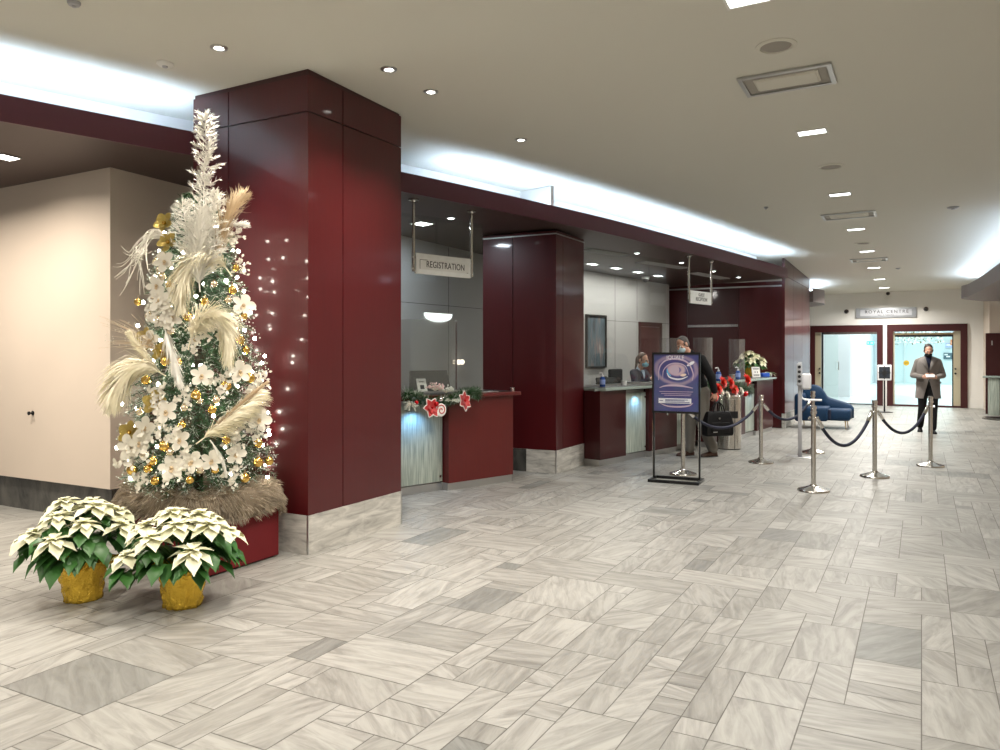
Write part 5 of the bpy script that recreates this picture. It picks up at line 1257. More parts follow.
# small trailing plant beside the blue box
q = spot(D3, 770, .12, ZT2); t = thing('small_potted_plant', q, 0, 'small trailing cream-flowered plant at the end of the far desk', 'potted plant'); b = MB(); b.lathe([(0, 0), (.04, 0), (.05, .06), (.045, .06), (0, .05)], 16); b.build('pot', M['whiteplastic'], t, 40)
lf = MB(); fl = MB(); r = random.Random(2)
for k in range(40):
    a = r.uniform(0, 2*PI); d = Vector((math.cos(a), math.sin(a), r.uniform(-.2, .7))).normalized(); leafmesh(lf if k % 2 else fl, Vector((0, 0, .06)), d, r.uniform(.08, .15), .018, 1.0, r)
lf.build('green_leaves', M['leaf'], t, True, False); fl.build('pale_leaves', M['bract'], t, True, False)
# ================================================================ DESK GARLANDS
def garland(path, label, seed, n=1500, rad=.09):
    r = random.Random(seed); base = Vector(path[0]); S = smoothpath([Vector(p)-base for p in path], 8); t = thing('garland', base, 0, label, 'garland', 'fir garlands on the desks')
    b = MB(); b.tube(S, .012, 6); b.build('garland_core', M['needle'], t)
    A, B_ = MB(), MB(); m = len(S)-1
    for _ in range(n):
        x = r.uniform(0, m-.001); i = int(x); q = S[i].lerp(S[i+1], x-i); d = Vector((r.gauss(0, 1), r.gauss(0, 1), r.gauss(0, .8)-.15)).normalized(); q = q+d*r.uniform(0, rad*.55)
        for k in range(3):
            d2 = (d+Vector((r.gauss(0, .4), r.gauss(0, .4), r.gauss(0, .4)))).normalized(); L = r.uniform(.04, .07); (A if r.random() < .8 else B_).strip([q, q+d2*L*.6, q+d2*L], [.002, .002, .0005], d2.cross(Vector((.3, .5, .8))).normalized())
    A.build('green_sprigs', M['needle'], t, fix=False); B_.build('frosted_sprigs', M['frost'], t, fix=False); return t, base, S
def gp(desk, px, py, y):
    x = localx(desk, px, y); q = atop(desk, x, y); return AT(px, py, q.y)
garland([gp(D1, px, py, -.09) for px, py in ((405, 393), (418, 398), (432, 402), (446, 400), (458, 396), (470, 392), (478, 394))], 'fir garland with red and white flowers along the front of the registration desk', 1)
def red_flower():
    t = thing('red_silk_poinsettia', (0, 0, 0), 0, '', 'flower', 'red and white flowers on the garland'); b = MB(); c = MB()
    for k in range(6): petal(b, k*PI/3, .125, .040, .3, .2)
    for k in range(5): petal(b, .5+k*2*PI/5, .08, .028, .7, .2)
    b.build('red_petals', M['red'], t, True, False)
    for k in range(6): petal(c, k*PI/3, .140, .052, .27, .2, M_=Matrix.Translation((0, 0, -.006)))
    c.build('white_edges', M['paper'], t, True, False); d_ = MB(); d_.ball((0, 0, .03), .015, 10, 6); d_.build('flower_heart', M['redball'], t, True); return t
D1n = Vector((math.sin(A1), -math.cos(A1), 0))
copies(red_flower, [(gp(D1, 431, 408, -.19), orient(D1n+Vector((0, 0, .2))), .85), (gp(D1, 463.5, 401, -.19), orient(D1n+Vector((.5, 0, .25)), .4), .85)], '', '', '', ['red silk poinsettia with white edges, the left one on the registration desk garland', 'red silk poinsettia with white edges, the right one on the registration desk garland'])
t = thing('swirl_lollipop', gp(D1, 440.5, 410, -.2), A1, 'white candy disc with a dark red swirl on the registration desk garland', 'ornament'); Q = Matrix.Rotation(PI/2, 4, 'X')
b = MB(); b.lathe([(0, 0), (.065, .0), (.072, .008), (.065, .016), (0, .016)], 28, M=Q); b.build('candy_disc', M['paper'], t, 40)
b = MB(); b.tube([Vector(((.008+.006*k/3)*math.cos(k*.35), -.0165, (.008+.006*k/3)*math.sin(k*.35))) for k in range(28)], .006, 6); b.build('swirl', M['red'], t, True)
def ball(p, r_, m, label):
    t = thing('round_bauble', p, 0, label, 'bauble'); b = MB(); b.ball((0, 0, 0), r_, 16, 12); b.build('ball', M[m], t, True); b = MB(); b.lathe([(r_*.25, r_*.93), (r_*.25, r_*1.2), (0, r_*1.22)], 10); b.build('cap', M['alu'], t)
ball(gp(D1, 441, 399, -.2), .028, 'chrome', 'small silver ball in the registration desk garland'); ball(gp(D1, 436.5, 404, -.22), .026, 'redball', 'small red glass ball beside the candy disc'); ball(gp(D1, 416.5, 402.5, -.2), .022, 'redball', 'small dark red ball at the left end of the registration desk garland')
def berry_spray(p, m, label, seed, n=70, R0=.11, upv=.7):
    r = random.Random(seed); t = thing('berry_spray', p, 0, label, 'berry spray'); b = MB(); c = MB()
    for k in range(n):
        a = r.uniform(0, 2*PI); d = Vector((math.cos(a)*.8, math.sin(a)*.5, r.uniform(0, 1)*upv+.2)).normalized()*r.uniform(.4, 1)*R0; c.tube([Vector((0, 0, 0)), d*.6+Vector((0, 0, .01)), d], .0015, 4); b.ball(d, r.uniform(.006, .010), 7, 5)
    c.build('spray_stems', M['twig'], t, fix=False); b.build('berries', M[m], t, True)
berry_spray(gp(D1, 435, 391, -.1), 'pink', 'pink berry spray standing up in the registration desk garland', 1); berry_spray(gp(D1, 446, 393, -.1), 'frost', 'white berry spray right of the pink one in the garland', 2, 60, .10); berry_spray(gp(D1, 452, 401, -.14), 'frost', 'white frosted spray between the two red flowers', 4, 60, .09, -.3); berry_spray(gp(D1, 411, 404, -.15), 'frost', 'white berry spray hanging at the left end of the garland', 3, 40, .10, -.9)
garland([gp(D3, px, py, -.12) for px, py in ((704, 386), (714, 388), (724, 386), (734, 386), (744, 388), (750, 392))], 'fir garland with red flowers along the front of the far desk', 5, 1700, .13)
def red_bloom():
    t = thing('red_silk_bloom', (0, 0, 0), 0, '', 'flower', 'red blooms on the far desk garland'); b = MB()
    for k, (n_, L, lf_) in enumerate(((7, .10, .15), (6, .08, .55), (5, .05, 1.2))):
        for j in range(n_): petal(b, j*2*PI/n_+k*.4, L, .036, lf_, .3)
    b.build('red_petals', M['redbloom'], t, True, False); c = MB(); c.ball((0, 0, .03), .014, 8, 6); c.build('flower_heart', M['bauble'], t, True); return t
M['redbloom'] = mat('bright_red_cloth', (.72, .035, .02), .5)
D3n = Vector((math.sin(A3), -math.cos(A3), .35))
rs = [(717.5, 388.5), (722, 382.5), (729.5, 382.5), (714, 396), (733.5, 389.5), (746, 380)]
wh = ['leftmost low', 'upper left', 'upper middle', 'lowest left', 'middle right', 'rightmost']
copies(red_bloom, [(gp(D3, px, py, -.24), orient(D3n+Vector((rnd.gauss(0, .2), 0, 0)), rnd.uniform(0, 1)), rnd.uniform(1.05, 1.3)) for px, py in rs], '', '', '', ['bright red silk bloom on the far desk garland, the %s one' % w for w in wh])
def white_bloom():
    t = thing('white_silk_bloom', (0, 0, 0), 0, '', 'flower', 'white blooms on the far desk garland'); b = MB()
    for k, (n_, L, lf_) in enumerate(((6, .08, .2), (5, .055, .7))):
        for j in range(n_): petal(b, j*2*PI/n_+k*.4, L, .03, lf_, .3)
    b.build('white_petals', M['cr_petal'], t, True, False); return t
copies(white_bloom, [(gp(D3, px, py, -.24), orient(D3n, rnd.uniform(0, 1)), 1.0) for px, py in ((721, 392), (727, 395), (741, 391), (737, 397))], '', '', '', ['white silk bloom on the far desk garland, the %s one' % w for w in ('upper left', 'lower left', 'upper right', 'lower right')])
ball(gp(D3, 745.5, 394, -.22), .045, 'redball', 'shiny red ball at the right end of the far desk garland')
# ================================================================ CORRIDOR DETAILS
def cw(px, py, a):
    """point on the corridor plane u = a"""
    d = Vector(((px-500)/F, 1, 0)); Y = a/d.dot(U); return AT(px, py, Y)
def plate(name, px0, px1, py0, py1, a, m, label, cat, extra=None):
    p = cw(px0, py1, a); q = cw(px1, py0, a); t = thing(name, (p.x, p.y, p.z), AU-PI/2, label, cat); w = (q.xy-p.xy).length; h = q.z-p.z
    b = MB(); b.bbox(0, w, -.04, 0, 0, h, .006); bd = b.build('board', m, t, 30)
    for x0, x1, z0, z1, mm in (extra or []):
        b = MB(); b.box(x0*w, x1*w, -.045, -.038, z0*h, z1*h); b.build('board_marking', mm, bd)
    return t
m1 = mat('slate_board', (.06, .12, .15), .4); m2 = mat('exit_green', (.02, .42, .34), .4, emit=(.05, .9, .7), es=1.2); wt = mat('sign_white', (.8, .85, .85), .5)
plate('wall_board', 943.5, 952.8, 352.8, 359, aD+18.85, m1, 'dark slate notice board seen through the right doorway', 'notice board', [(.1, .45, .6, .8, wt), (.3, .7, .3, .5, wt)])
plate('exit_sign', 866.5, 874, 341.3, 344.8, aD+12, m2, 'small green exit sign in the corridor beyond the left doorway', 'exit sign', [(.55, .9, .25, .75, wt), (.1, .35, .3, .7, wt)])
plate('shop_sign', 945.5, 955, 343, 347.6, aD+18.8, mat('lilac_board', (.40, .48, .75), .5), 'lilac and orange sign above the notice board beyond the right doorway', 'sign', [(.1, .6, .4, .8, wt)])
plate('orange_board', 950.3, 955, 339.5, 345, aD+18.7, mat('orange_board', (.75, .26, .10), .5), 'small orange board at the top right of the right doorway', 'sign', [(.2, .8, .3, .4, wt)])
p = dwall(906.3, 363, .08); t = thing('door_sticker', p, AU-PI/2, 'round yellow sticker on the glass of the right doorway', 'sticker'); Q = Matrix.Rotation(PI/2, 4, 'X'); b = MB(); b.lathe([(0, .012), (.075, .012), (.075, .006), (0, .006)], 28, M=Q); b.build('sticker_disc', mat('yellow_vinyl', (.62, .42, .02), .5), t); b = MB(); b.box(-.05, .05, -.0145, -.011, -.008, .008); b.build('sticker_bar', M['ink'], t)
# hanging blossom greenery high in the corridor
r = random.Random(12); base = cw(908, 338, aD+10); t = thing('hanging_blossom', base, AU-PI/2, 'mass of hanging pale blossom and twigs high beyond the right doorway', 'blossom', None, None); b = MB(); c = MB()
for k in range(420):
    q = Vector((r.uniform(-.9, 1.2), r.uniform(-.5, .5), r.gauss(.05, .16))); d = Vector((r.gauss(0, 1), r.gauss(0, 1), r.gauss(0, 1))).normalized(); leafmesh(b if r.random() < .75 else c, q, d, .11, .03, .4, r)
b.build('pale_blossom', mat('blossom_white', (.85, .86, .80), .6), t, True, False); c.build('dark_leaves', mat('olive_leaf', (.12, .13, .05), .6), t, True, False)
b = MB()
for k in range(14): x = -.8+k*.14; b.tube([(x, 0, .1), (x+r.uniform(-.1, .1), 0, 3.3-base.z)], .006, 5)
b.build('twigs', mat('twig_brown2', (.10, .07, .05), .7), t)
# ================================================================ PEOPLE
def rotM(ax, deg, piv):
    piv = Vector(piv); return Matrix.Translation(piv) @ Matrix.Rotation(R(deg), 4, ax) @ Matrix.Translation(-piv)
def person(p, rz, label): return thing('person', p, rz, label, 'person')
def head_into(mb, Q):
    """skull, jaw, nose, ears and neck; Q places the chin origin. Face looks along -Y"""
    m3 = Q.to_3x3()
    def B(c, r): mb.ball(Q @ Vector(c), r, 20, 14, M=m3.to_4x4())
    B((0, .012, .135), (.074, .094, .092)); B((0, -.022, .072), (.060, .068, .068)); B((0, -.040, .030), (.036, .038, .028))
    mb.capsule(Q @ Vector((0, -.090, .118)), Q @ Vector((0, -.106, .086)), .009, .015)
    B((0, -.082, .128), (.052, .014, .012))
    for s in (-1, 1): B((s*.075, .012, .105), (.010, .020, .032)); B((s*.045, -.062, .095), (.02, .02, .02))
    B((0, -.086, .058), (.026, .010, .007)); B((0, -.085, .046), (.022, .010, .008))
def face_parts(root, Q, hair_m, brow_m):
    for s in (-1, 1):
        b = MB(); b.ball(Q @ Vector((s*.031, -.082, .112)), .0115, 12, 8); e = b.build('eye', M['paper'], root, True)
        b = MB(); b.ball(Q @ Vector((s*.031, -.0905, .1115)), .0055, 10, 6); b.build('iris', M['ink'], e, True)
        b = MB(); b.capsule(Q @ Vector((s*.016, -.094, .130)), Q @ Vector((s*.048, -.083, .132)), .0045, .0035, 8); b.build('eyebrow', M[brow_m], root, True)
def hair_short(root, Q, m, lift=.006, back=.10):
    b = MB(); m4 = Q.to_3x3().to_4x4()
    b.ball(Q @ Vector((0, .027, .152)), (.078, .088, .084+lift), 24, 16, M=m4); b.ball(Q @ Vector((0, .045, .105)), (.074, .068, .075), 20, 12, M=m4)
    for s in (-1, 1): b.capsule(Q @ Vector((s*.072, -.028, .14)), Q @ Vector((s*.073, -.02, .105)), .010, .008)
    return remesh(b.build('hair', M[m], root), .006, 3)
def fingers(root, body, W, fd, side, up, curl, s=1.0, m=None):
    """five fingers rooted in the palm at the wrist W. fd: finger direction, side: towards the thumb, up: back of the hand. joined to the body mesh"""
    mb = MB(); fd = fd.normalized(); side = (side-fd*side.dot(fd)).normalized(); up = fd.cross(side) if fd.cross(side).dot(up) > 0 else side.cross(fd)
    lens = [.068, .076, .071, .056]
    for k in range(4):
        kn = W+fd*(.088-.004*abs(k-1))*s+side*(.031-.0205*k)*s; d = fd.copy(); p = kn-fd*.03*s; pts = [p, kn]; rad = [.0105*s, .0098*s]
        for j, fr in enumerate((.45, .3, .25)):
            d = (d*math.cos(curl*(.7+.3*j))-up*math.sin(curl*(.7+.3*j))).normalized(); up2 = up; q = pts[-1]+d*lens[k]*fr*s; pts.append(q); rad.append((.0092-.0012*j)*s)
        mb.tube(pts, rad, 10); mb.ball(pts[-1], rad[-1], 10, 6)
    b0 = W+fd*.028*s+side*.026*s; d = (side*.75+fd*.65-up*.25).normalized(); pts = [b0-d*.01, b0+d*.028*s, b0+d*.028*s+(fd*.8+side*.35-up*.4).normalized()*.03*s, b0+d*.028*s+(fd*.8+side*.3-up*.45).normalized()*.055*s]; mb.tube(pts, [.015*s, .0125*s, .011*s, .0085*s], 10); mb.ball(pts[-1], .0085*s, 10, 6)
    bm = bmesh.new(); bm.from_mesh(body.data); me2 = mb.mesh('tmp', M['skin']); bm.from_mesh(me2)
    for f in bm.faces: f.smooth = True
    bm.to_mesh(body.data); bm.free(); bpy.data.meshes.remove(me2)
def palm(mb, W, fd, side, s=1.0):
    fd = fd.normalized(); side = (side-fd*side.dot(fd)).normalized()
    for k in (-1.3, -.45, .45, 1.3): mb.capsule(W+side*.014*k*s, W+fd*.085*s+side*.0215*k*s, .016*s, .0125*s, 10)
def legs(mb, H, K, A, r=(.085, .056, .040)):
    mb.capsule(H, K, r[0], r[1]); mb.capsule(K, A, r[1]*.98, r[2])
def shoe(root, A, d, m, L=.27, name='shoe'):
    """A: ankle point above the heel, d: toe direction (unit, may be pitched)"""
    d = d.normalized(); sd = d.cross(Vector((0, 0, 1))).normalized(); up = sd.cross(d); o_ = A-up*.05-d*.07; b = MB(); rings = []
    for s0, w, h in ((0, .028, .065), (.06, .036, .085), (.3, .038, .082), (.5, .040, .062), (.75, .046, .048), (.92, .036, .036), (1, .012, .022)):
        c = o_+d*L*s0-up*.035; rings.append([c+sd*w*x+up*h*z for x, z in ((-1, 0), (-1, .4), (-.75, .8), (-.3, 1), (.3, 1), (.75, .8), (1, .4), (1, 0))])
    b.ring_loft(rings); sh = b.build(name, M[m], root, 60)
    b = MB(); rings = []
    for s0, w in ((-.01, .030), (.06, .039), (.3, .040), (.5, .042), (.75, .048), (.93, .038), (1.02, .014)):
        c = o_+d*L*s0-up*.035; rings.append([c+sd*w*x+up*z for x, z in ((-1, -.016), (-1, .002), (1, .002), (1, -.016))])
    b.ring_loft(rings); b.build('sole', M['black'], sh); return sh
VX = Vector
# ---------------- man in the grey coat
P = G(928, 432.5); pr = person(P, R(-22), 'man in a grey knee-length coat and black mask walking and looking at his phone')
hz = 1.475
Q = Matrix.Translation((0, -.03, hz-.01)) @ Matrix.Rotation(R(16), 4, 'X')
b = MB(); head_into(b, Q); b.capsule((0, .01, 1.38), (0, -.005, 1.53), .058, .055)
b.ball((0, .0, 1.22), (.165, .10, .20)); b.ball((0, 0, 1.0), (.145, .095, .16)); b.capsule((-.14, .0, 1.385), (.14, .0, 1.385), .055, .055)
HL, HRr = VX((-.09, .0, .92)), VX((.09, 0, .92)); KL, AL = VX((-.10, -.02, .50)), VX((-.115, .19, .12)); KR, AR = VX((.085, -.09, .49)), VX((.07, -.13, .085))
legs(b, HL, KL, AL); legs(b, HRr, KR, AR)
sh = [VX((-.172, .0, 1.365)), VX((.172, .0, 1.365))]; el = [VX((-.258, .02, 1.10)), VX((.258, .02, 1.10))]; wr_ = [VX((-.105, -.245, 1.075)), VX((.105, -.245, 1.07))]
fdL, fdR = VX((.8, -.6, .1)), VX((-.8, -.6, .1))
for i, fd_ in ((0, fdL), (1, fdR)):
    b.capsule(sh[i], el[i], .05, .04); b.capsule(el[i], wr_[i], .04, .028); palm(b, wr_[i], fd_, VX((0, 0, 1)))
body = remesh(b.build('body', M['skin'], pr), .0065, 4)
fingers(pr, body, wr_[0], fdL, VX((0, 0, 1)), VX((-.6, -.8, 0)), .55); fingers(pr, body, wr_[1], fdR, VX((0, 0, 1)), VX((.6, -.8, 0)), .5)
face_parts(pr, Q, 'hairdark', 'hairdark'); hair_short(pr, Q, 'hairdark', .012)
b = MB(); m4 = Q.to_3x3().to_4x4(); b.ball(Q @ VX((0, -.040, .045)), (.064, .072, .052), 20, 12, M=m4); b.capsule(Q @ VX((-.06, 0, .07)), Q @ VX((-.074, .01, .10)), .006, .004); b.capsule(Q @ VX((.06, 0, .07)), Q @ VX((.074, .01, .10)), .006, .004); remesh(b.build('face_mask', M['blackcloth'], pr), .006, 3)
b = MB(); b.capsule((0, .012, 1.42), (0, .004, 1.475), .074, .068); b.ball((0, -.06, 1.34), (.085, .06, .13)); b.ball((0, -.025, 1.20), (.12, .095, .22)); remesh(b.build('navy_jumper', M['navycloth'], pr), .01, 4)
b = MB(); legs(b, HL+VX((0, 0, .0)), KL, AL+VX((0, 0, .0)), (.10, .072, .062)); legs(b, HRr, KR, AR+VX((0, 0, .02)), (.10, .072, .062)); b.ball((0, 0, .95), (.165, .115, .12)); remesh(b.build('trousers', M['blackcloth'], pr), .011, 5)
def coat(root, rings_, m, th=.014, name='coat'):
    n = 34; rr = []
    for z, rx, ry, cy, gap in rings_:
        out = []; inn = []
        for k in range(n+1):
            a = R(gap)+(2*PI-2*R(gap))*k/n; x = rx*math.sin(a); y = -ry*math.cos(a)+cy; out.append(VX((x, y, z))); inn.append(VX((x*(1-th/rx), (y-cy)*(1-th/ry)+cy, z)))
        rr.append(out+inn[::-1])
    b = MB(); b.ring_loft(rr, True, True); return b.build(name, M[m], root, 60)
ct = coat(pr, [(.66, .225, .165, .01, 26), (.80, .215, .155, .01, 17), (.93, .208, .148, 0, 8), (1.02, .202, .142, 0, 1.5), (1.12, .20, .135, 0, 1.5), (1.22, .212, .135, 0, 6), (1.32, .222, .13, 0, 17), (1.385, .212, .112, 0, 27), (1.43, .15, .095, .005, 34), (1.455, .092, .088, .01, 38)], 'greycoat')
for i in (0, 1):
    b = MB(); b.capsule(sh[i]+VX((0, 0, -.002)), el[i], .066, .056); b.capsule(el[i], wr_[i].lerp(el[i], .10), .056, .045); b.capsule(sh[i]+VX((0, 0, .0)), VX((-.05 if i == 0 else .05, .005, 1.435)), .064, .045); remesh(b.build('sleeve', M['greycoat'], ct), .011, 5)
    s_ = -1 if i == 0 else 1; b = MB(); rings = []
    for z, x0, x1, y in ((1.46, .055, .10, -.075), (1.40, .045, .13, -.115), (1.32, .025, .115, -.140), (1.24, .012, .06, -.144), (1.18, .006, .02, -.142)): rings.append([VX((s_*x0, y, z)), VX((s_*x1, y+.012, z)), VX((s_*x1, y+.003, z)), VX((s_*x0, y-.010, z))])
    b.ring_loft(rings); b.build('lapel', M['greycoat'], ct, True)
    b = MB(); b.box(s_*.12-.055, s_*.12+.055, -.152, -.135, .95, .985, Matrix.Rotation(s_*R(18), 4, 'Z')); b.build('pocket_flap', M['greycoat'], ct)
for z in (1.12, 1.02): b = MB(); b.ball((.012, -.146, z), (.012, .005, .012), 10, 6); b.build('button', M['black'], ct, True)
tt = VX((0, -1, .06)); shoe(pr, AL+VX((0, 0, -.01)), VX((-.1, -.86, -.12)), 'leather'); shoe(pr, AR, VX((.05, -1, 0)), 'leather')
b_loc = pr.matrix_basis @ VX((.0, -.335, 1.10))
t = thing('mobile_phone', b_loc, R(-22), 'white mobile phone held in both hands by the coated man', 'phone'); Qp = Matrix.Rotation(R(-48), 4, 'X'); b = MB(); b.bbox(-.075, .075, -.005, .005, -.037, .037, .004, Qp); b.build('phone_body', M['whiteplastic'], t, 40); b = MB(); b.box(-.068, .068, .0045, .006, -.032, .032, Qp); b.build('phone_screen', M['ink'], t)
# ---------------- man with the bag at the desk
P = G(699, 456.0); pr = person(P, R(-72), 'man in black jumper and grey trousers leaning on the desk, pale blue mask, black bag')
# local: faces -Y (towards the picture's left after turning); x to his left
SC_ = 1.0
Q = Matrix.Translation((0, -.235, 1.555)) @ Matrix.Rotation(R(24), 4, 'X') @ Matrix.Rotation(R(14), 4, 'Z')
b = MB(); head_into(b, Q); b.capsule((0, -.12, 1.45), Q @ VX((0, .02, .04)), .062, .058)
b.ball((0, -.085, 1.27), (.175, .115, .23)); b.ball((0, -.02, 1.05), (.155, .105, .16)); b.capsule((-.15, -.115, 1.45), (.15, -.115, 1.45), .058, .058)
HL, HRr = VX((-.095, .0, .95)), VX((.095, .0, .95)); KL, AL = VX((-.095, -.09, .50)), VX((-.10, -.10, .09)); KR, AR = VX((.10, -.01, .50)), VX((.10, .17, .10))
legs(b, HL, KL, AL, (.09, .06, .043)); legs(b, HRr, KR, AR, (.09, .06, .043))
sh = [VX((-.20, -.115, 1.445)), VX((.20, -.10, 1.445))]; el = [VX((-.28, -.28, 1.22)), VX((.275, .03, 1.19))]; wr_ = [VX((-.16, -.50, 1.135)), VX((.275, .09, .955))]
fdL, fdR = VX((.25, -1, -.15)), VX((0, .12, -1))
for i, fd_ in ((0, fdL), (1, fdR)):
    b.capsule(sh[i], el[i], .052, .042); b.capsule(el[i], wr_[i], .042, .03); palm(b, wr_[i], fd_, VX((0, -1, 0)) if i else VX((1, 0, 0)))
body = remesh(b.build('body', M['skin'], pr), .0065, 4)
fingers(pr, body, wr_[0], fdL, VX((1, 0, 0)), VX((0, 0, 1)), .25); fingers(pr, body, wr_[1], fdR, VX((0, -1, 0)), VX((1, 0, 0)), 1.0)
face_parts(pr, Q, 'hairgrey', 'hairgrey'); hair_short(pr, Q, 'hairgrey', .004)
b = MB(); m4 = Q.to_3x3().to_4x4(); b.ball(Q @ VX((0, -.052, .055)), (.062, .066, .054), 20, 12, M=m4); remesh(b.build('face_mask', M['mask'], pr), .006, 3)
for s in (-1, 1): b = MB(); b.tube([Q @ VX((s*.055, -.05, .08)), Q @ VX((s*.078, -.01, .10)), Q @ VX((s*.08, .02, .11))], .0025, 6); b.build('mask_strap', M['paper'], pr)
b = MB(); b.ball((0, -.085, 1.27), (.20, .145, .245)); b.ball((0, -.02, 1.06), (.18, .132, .17)); b.capsule((-.165, -.115, 1.455), (.165, -.11, 1.455), .075, .075); b.capsule((0, -.12, 1.46), (0, -.15, 1.52), .08, .072); b.capsule(sh[0], el[0], .078, .064); b.capsule(el[0], wr_[0].lerp(el[0], .12), .064, .046); b.capsule(sh[1], el[1], .082, .066); b.capsule(el[1], wr_[1].lerp(el[1], .1), .066, .046); remesh(b.build('black_jumper', M['blackcloth'], pr), .011, 5)
b = MB(); legs(b, HL, KL, AL+VX((0, .0, .02)), (.115, .088, .080)); legs(b, HRr, KR, AR+VX((0, 0, .02)), (.115, .088, .080)); b.ball((0, .0, .98), (.175, .13, .13)); remesh(b.build('trousers', M['khaki'], pr), .011, 5)
shoe(pr, AL, VX((0, -1, 0)), 'brownshoe', .29); shoe(pr, AR+VX((0, 0, -.005)), VX((.1, -1, -.0)), 'brownshoe', .29)
hb = pr.matrix_basis @ (wr_[1]+VX((.055, .015, -.125))); bagp = VX((hb.x, hb.y, 0))
t = thing('handbag', (hb.x, hb.y, hb.z-.50), R(18), 'black leather bag hanging from the hand of the man at the desk', 'bag'); b = MB(); rings = []
for z, w, dth in ((0, .21, .055), (.02, .225, .07), (.18, .225, .075), (.32, .19, .05), (.36, .175, .03)): rings.append([VX((x*w, y*dth, z)) for x, y in ((-1, -1), (1, -1), (1, 1), (-1, 1))])
b.ring_loft(rings); bg = b.build('bag_body', M['leather'], t, 20)
mdd = bg.modifiers.new('bv', 'BEVEL'); mdd.width = .015; mdd.segments = 3
for y in (-.035, .035): b = MB(); b.tube(smoothpath([(-.10, y, .33), (-.07, y*.7, .43), (0, y*.25, .495), (.07, y*.7, .43), (.10, y, .33)], 6), .009, 8); b.build('bag_handle', M['leather'], t, True)
b = MB(); b.bbox(-.15, .15, -.085, -.070, .05, .20, .006); b.build('front_pocket', M['leather'], t, 40); b = MB(); b.lathe([(0, 0), (.014, 0), (.014, .005), (0, .005)], 14, M=Matrix.Translation((-.02, -.074, .26)) @ Matrix.Rotation(PI/2, 4, 'X')); b.build('bag_badge', M['alu'], t)
b = MB(); b.box(-.13, -.06, -.088, -.083, .06, .07); b.build('bag_zip_pull', M['alu'], t)
# ---------------- receptionist
x = localx(D2, 637.5, 1.12); q = atop(D2, x, 1.12); pr = person((q.x, q.y, 0), A2-R(-12), 'receptionist with tied brown hair, glasses and blue mask in navy suit behind the desk')
pr.rotation_euler = (0, 0, R(42))
Q = Matrix.Translation((0, -.10, 1.30)) @ Matrix.Rotation(R(10), 4, 'X')
b = MB(); head_into(b, Q); b.capsule((0, -.03, 1.2), Q @ VX((0, .02, .04)), .05, .047)
b.ball((0, -.03, 1.05), (.14, .09, .19)); b.ball((0, 0, .85), (.135, .095, .16)); b.capsule((-.12, -.03, 1.205), (.12, -.03, 1.205), .045, .045)
HL, HRr = VX((-.085, 0, .78)), VX((.085, 0, .78)); KL, AL = VX((-.085, -.02, .42)), VX((-.085, 0, .09)); KR, AR = VX((.085, -.02, .42)), VX((.085, 0, .09)); legs(b, HL, KL, AL, (.08, .052, .038)); legs(b, HRr, KR, AR, (.08, .052, .038))
sh = [VX((-.155, -.03, 1.2)), VX((.155, -.03, 1.2))]; el = [VX((-.215, -.12, .99)), VX((.215, -.14, 1.0))]; wr_ = [VX((-.07, -.34, 1.105)), VX((.09, -.35, 1.11))]
fdL, fdR = VX((.35, -.8, .25)), VX((-.35, -.8, .25))
for i, fd_ in ((0, fdL), (1, fdR)):
    b.capsule(sh[i], el[i], .042, .035); b.capsule(el[i], wr_[i], .035, .025); palm(b, wr_[i], fd_, VX((0, 0, 1)), .9)
body = remesh(b.build('body', M['skin'], pr), .0065, 4)
fingers(pr, body, wr_[0], fdL, VX((0, 0, 1)), VX((-1, 0, 0)), .35, .9); fingers(pr, body, wr_[1], fdR, VX((0, 0, 1)), VX((1, 0, 0)), .35, .9)
face_parts(pr, Q, 'hairbrown', 'hairbrown'); hr = hair_short(pr, Q, 'hairbrown', .010)
b = MB(); b.ball(Q @ VX((0, .11, .12)), (.04, .045, .045), 16, 10); b.capsule(Q @ VX((0, .125, .11)), Q @ VX((0, .13, -.06)), .032, .018); remesh(b.build('ponytail', M['hairbrown'], pr), .007, 3)
b = MB(); m4 = Q.to_3x3().to_4x4(); b.ball(Q @ VX((0, -.052, .055)), (.060, .064, .052), 20, 12, M=m4); remesh(b.build('face_mask', M['maskb'], pr), .006, 3)
b = MB()
for s in (-1, 1): b.tube([Q @ VX((s*.033+.024*math.cos(a_*PI/8), -.098+.004*abs(math.cos(a_*PI/8)), .110+.018*math.sin(a_*PI/8))) for a_ in range(17)], .0022, 6); b.tube([Q @ VX((s*.057, -.094, .112)), Q @ VX((s*.078, .02, .115))], .002, 6)
b.build('glasses', M['black'], pr)
b = MB(); b.ball((0, -.03, 1.05), (.16, .115, .20)); b.ball((0, 0, .86), (.155, .115, .14)); b.capsule((-.13, -.03, 1.205), (.13, -.03, 1.205), .056, .056)
for i in (0, 1): b.capsule(sh[i], el[i], .060, .050); b.capsule(el[i], wr_[i].lerp(el[i], .12), .050, .038)
jk = remesh(b.build('navy_jacket', M['navycloth'], pr), .010, 5)
b = MB(); b.ball((0, -.115, 1.16), (.04, .035, .09)); b.capsule((0, -.03, 1.22), (0, -.045, 1.265), .060, .055); remesh(b.build('shirt_collar', M['shirt'], pr), .007, 3)
for s in (-1, 1):
    b = MB(); b.ring_loft([[VX((s*a_, -.125-dy, z)), VX((s*c_, -.115-dy, z)), VX((s*c_, -.105-dy, z)), VX((s*a_, -.115-dy, z))] for a_, c_, z, dy in ((.035, .085, 1.235, -.03), (.03, .085, 1.18, .01), (.018, .055, 1.10, .025), (.004, .02, 1.03, .03))]); b.build('lapel', M['navycloth'], jk, True)
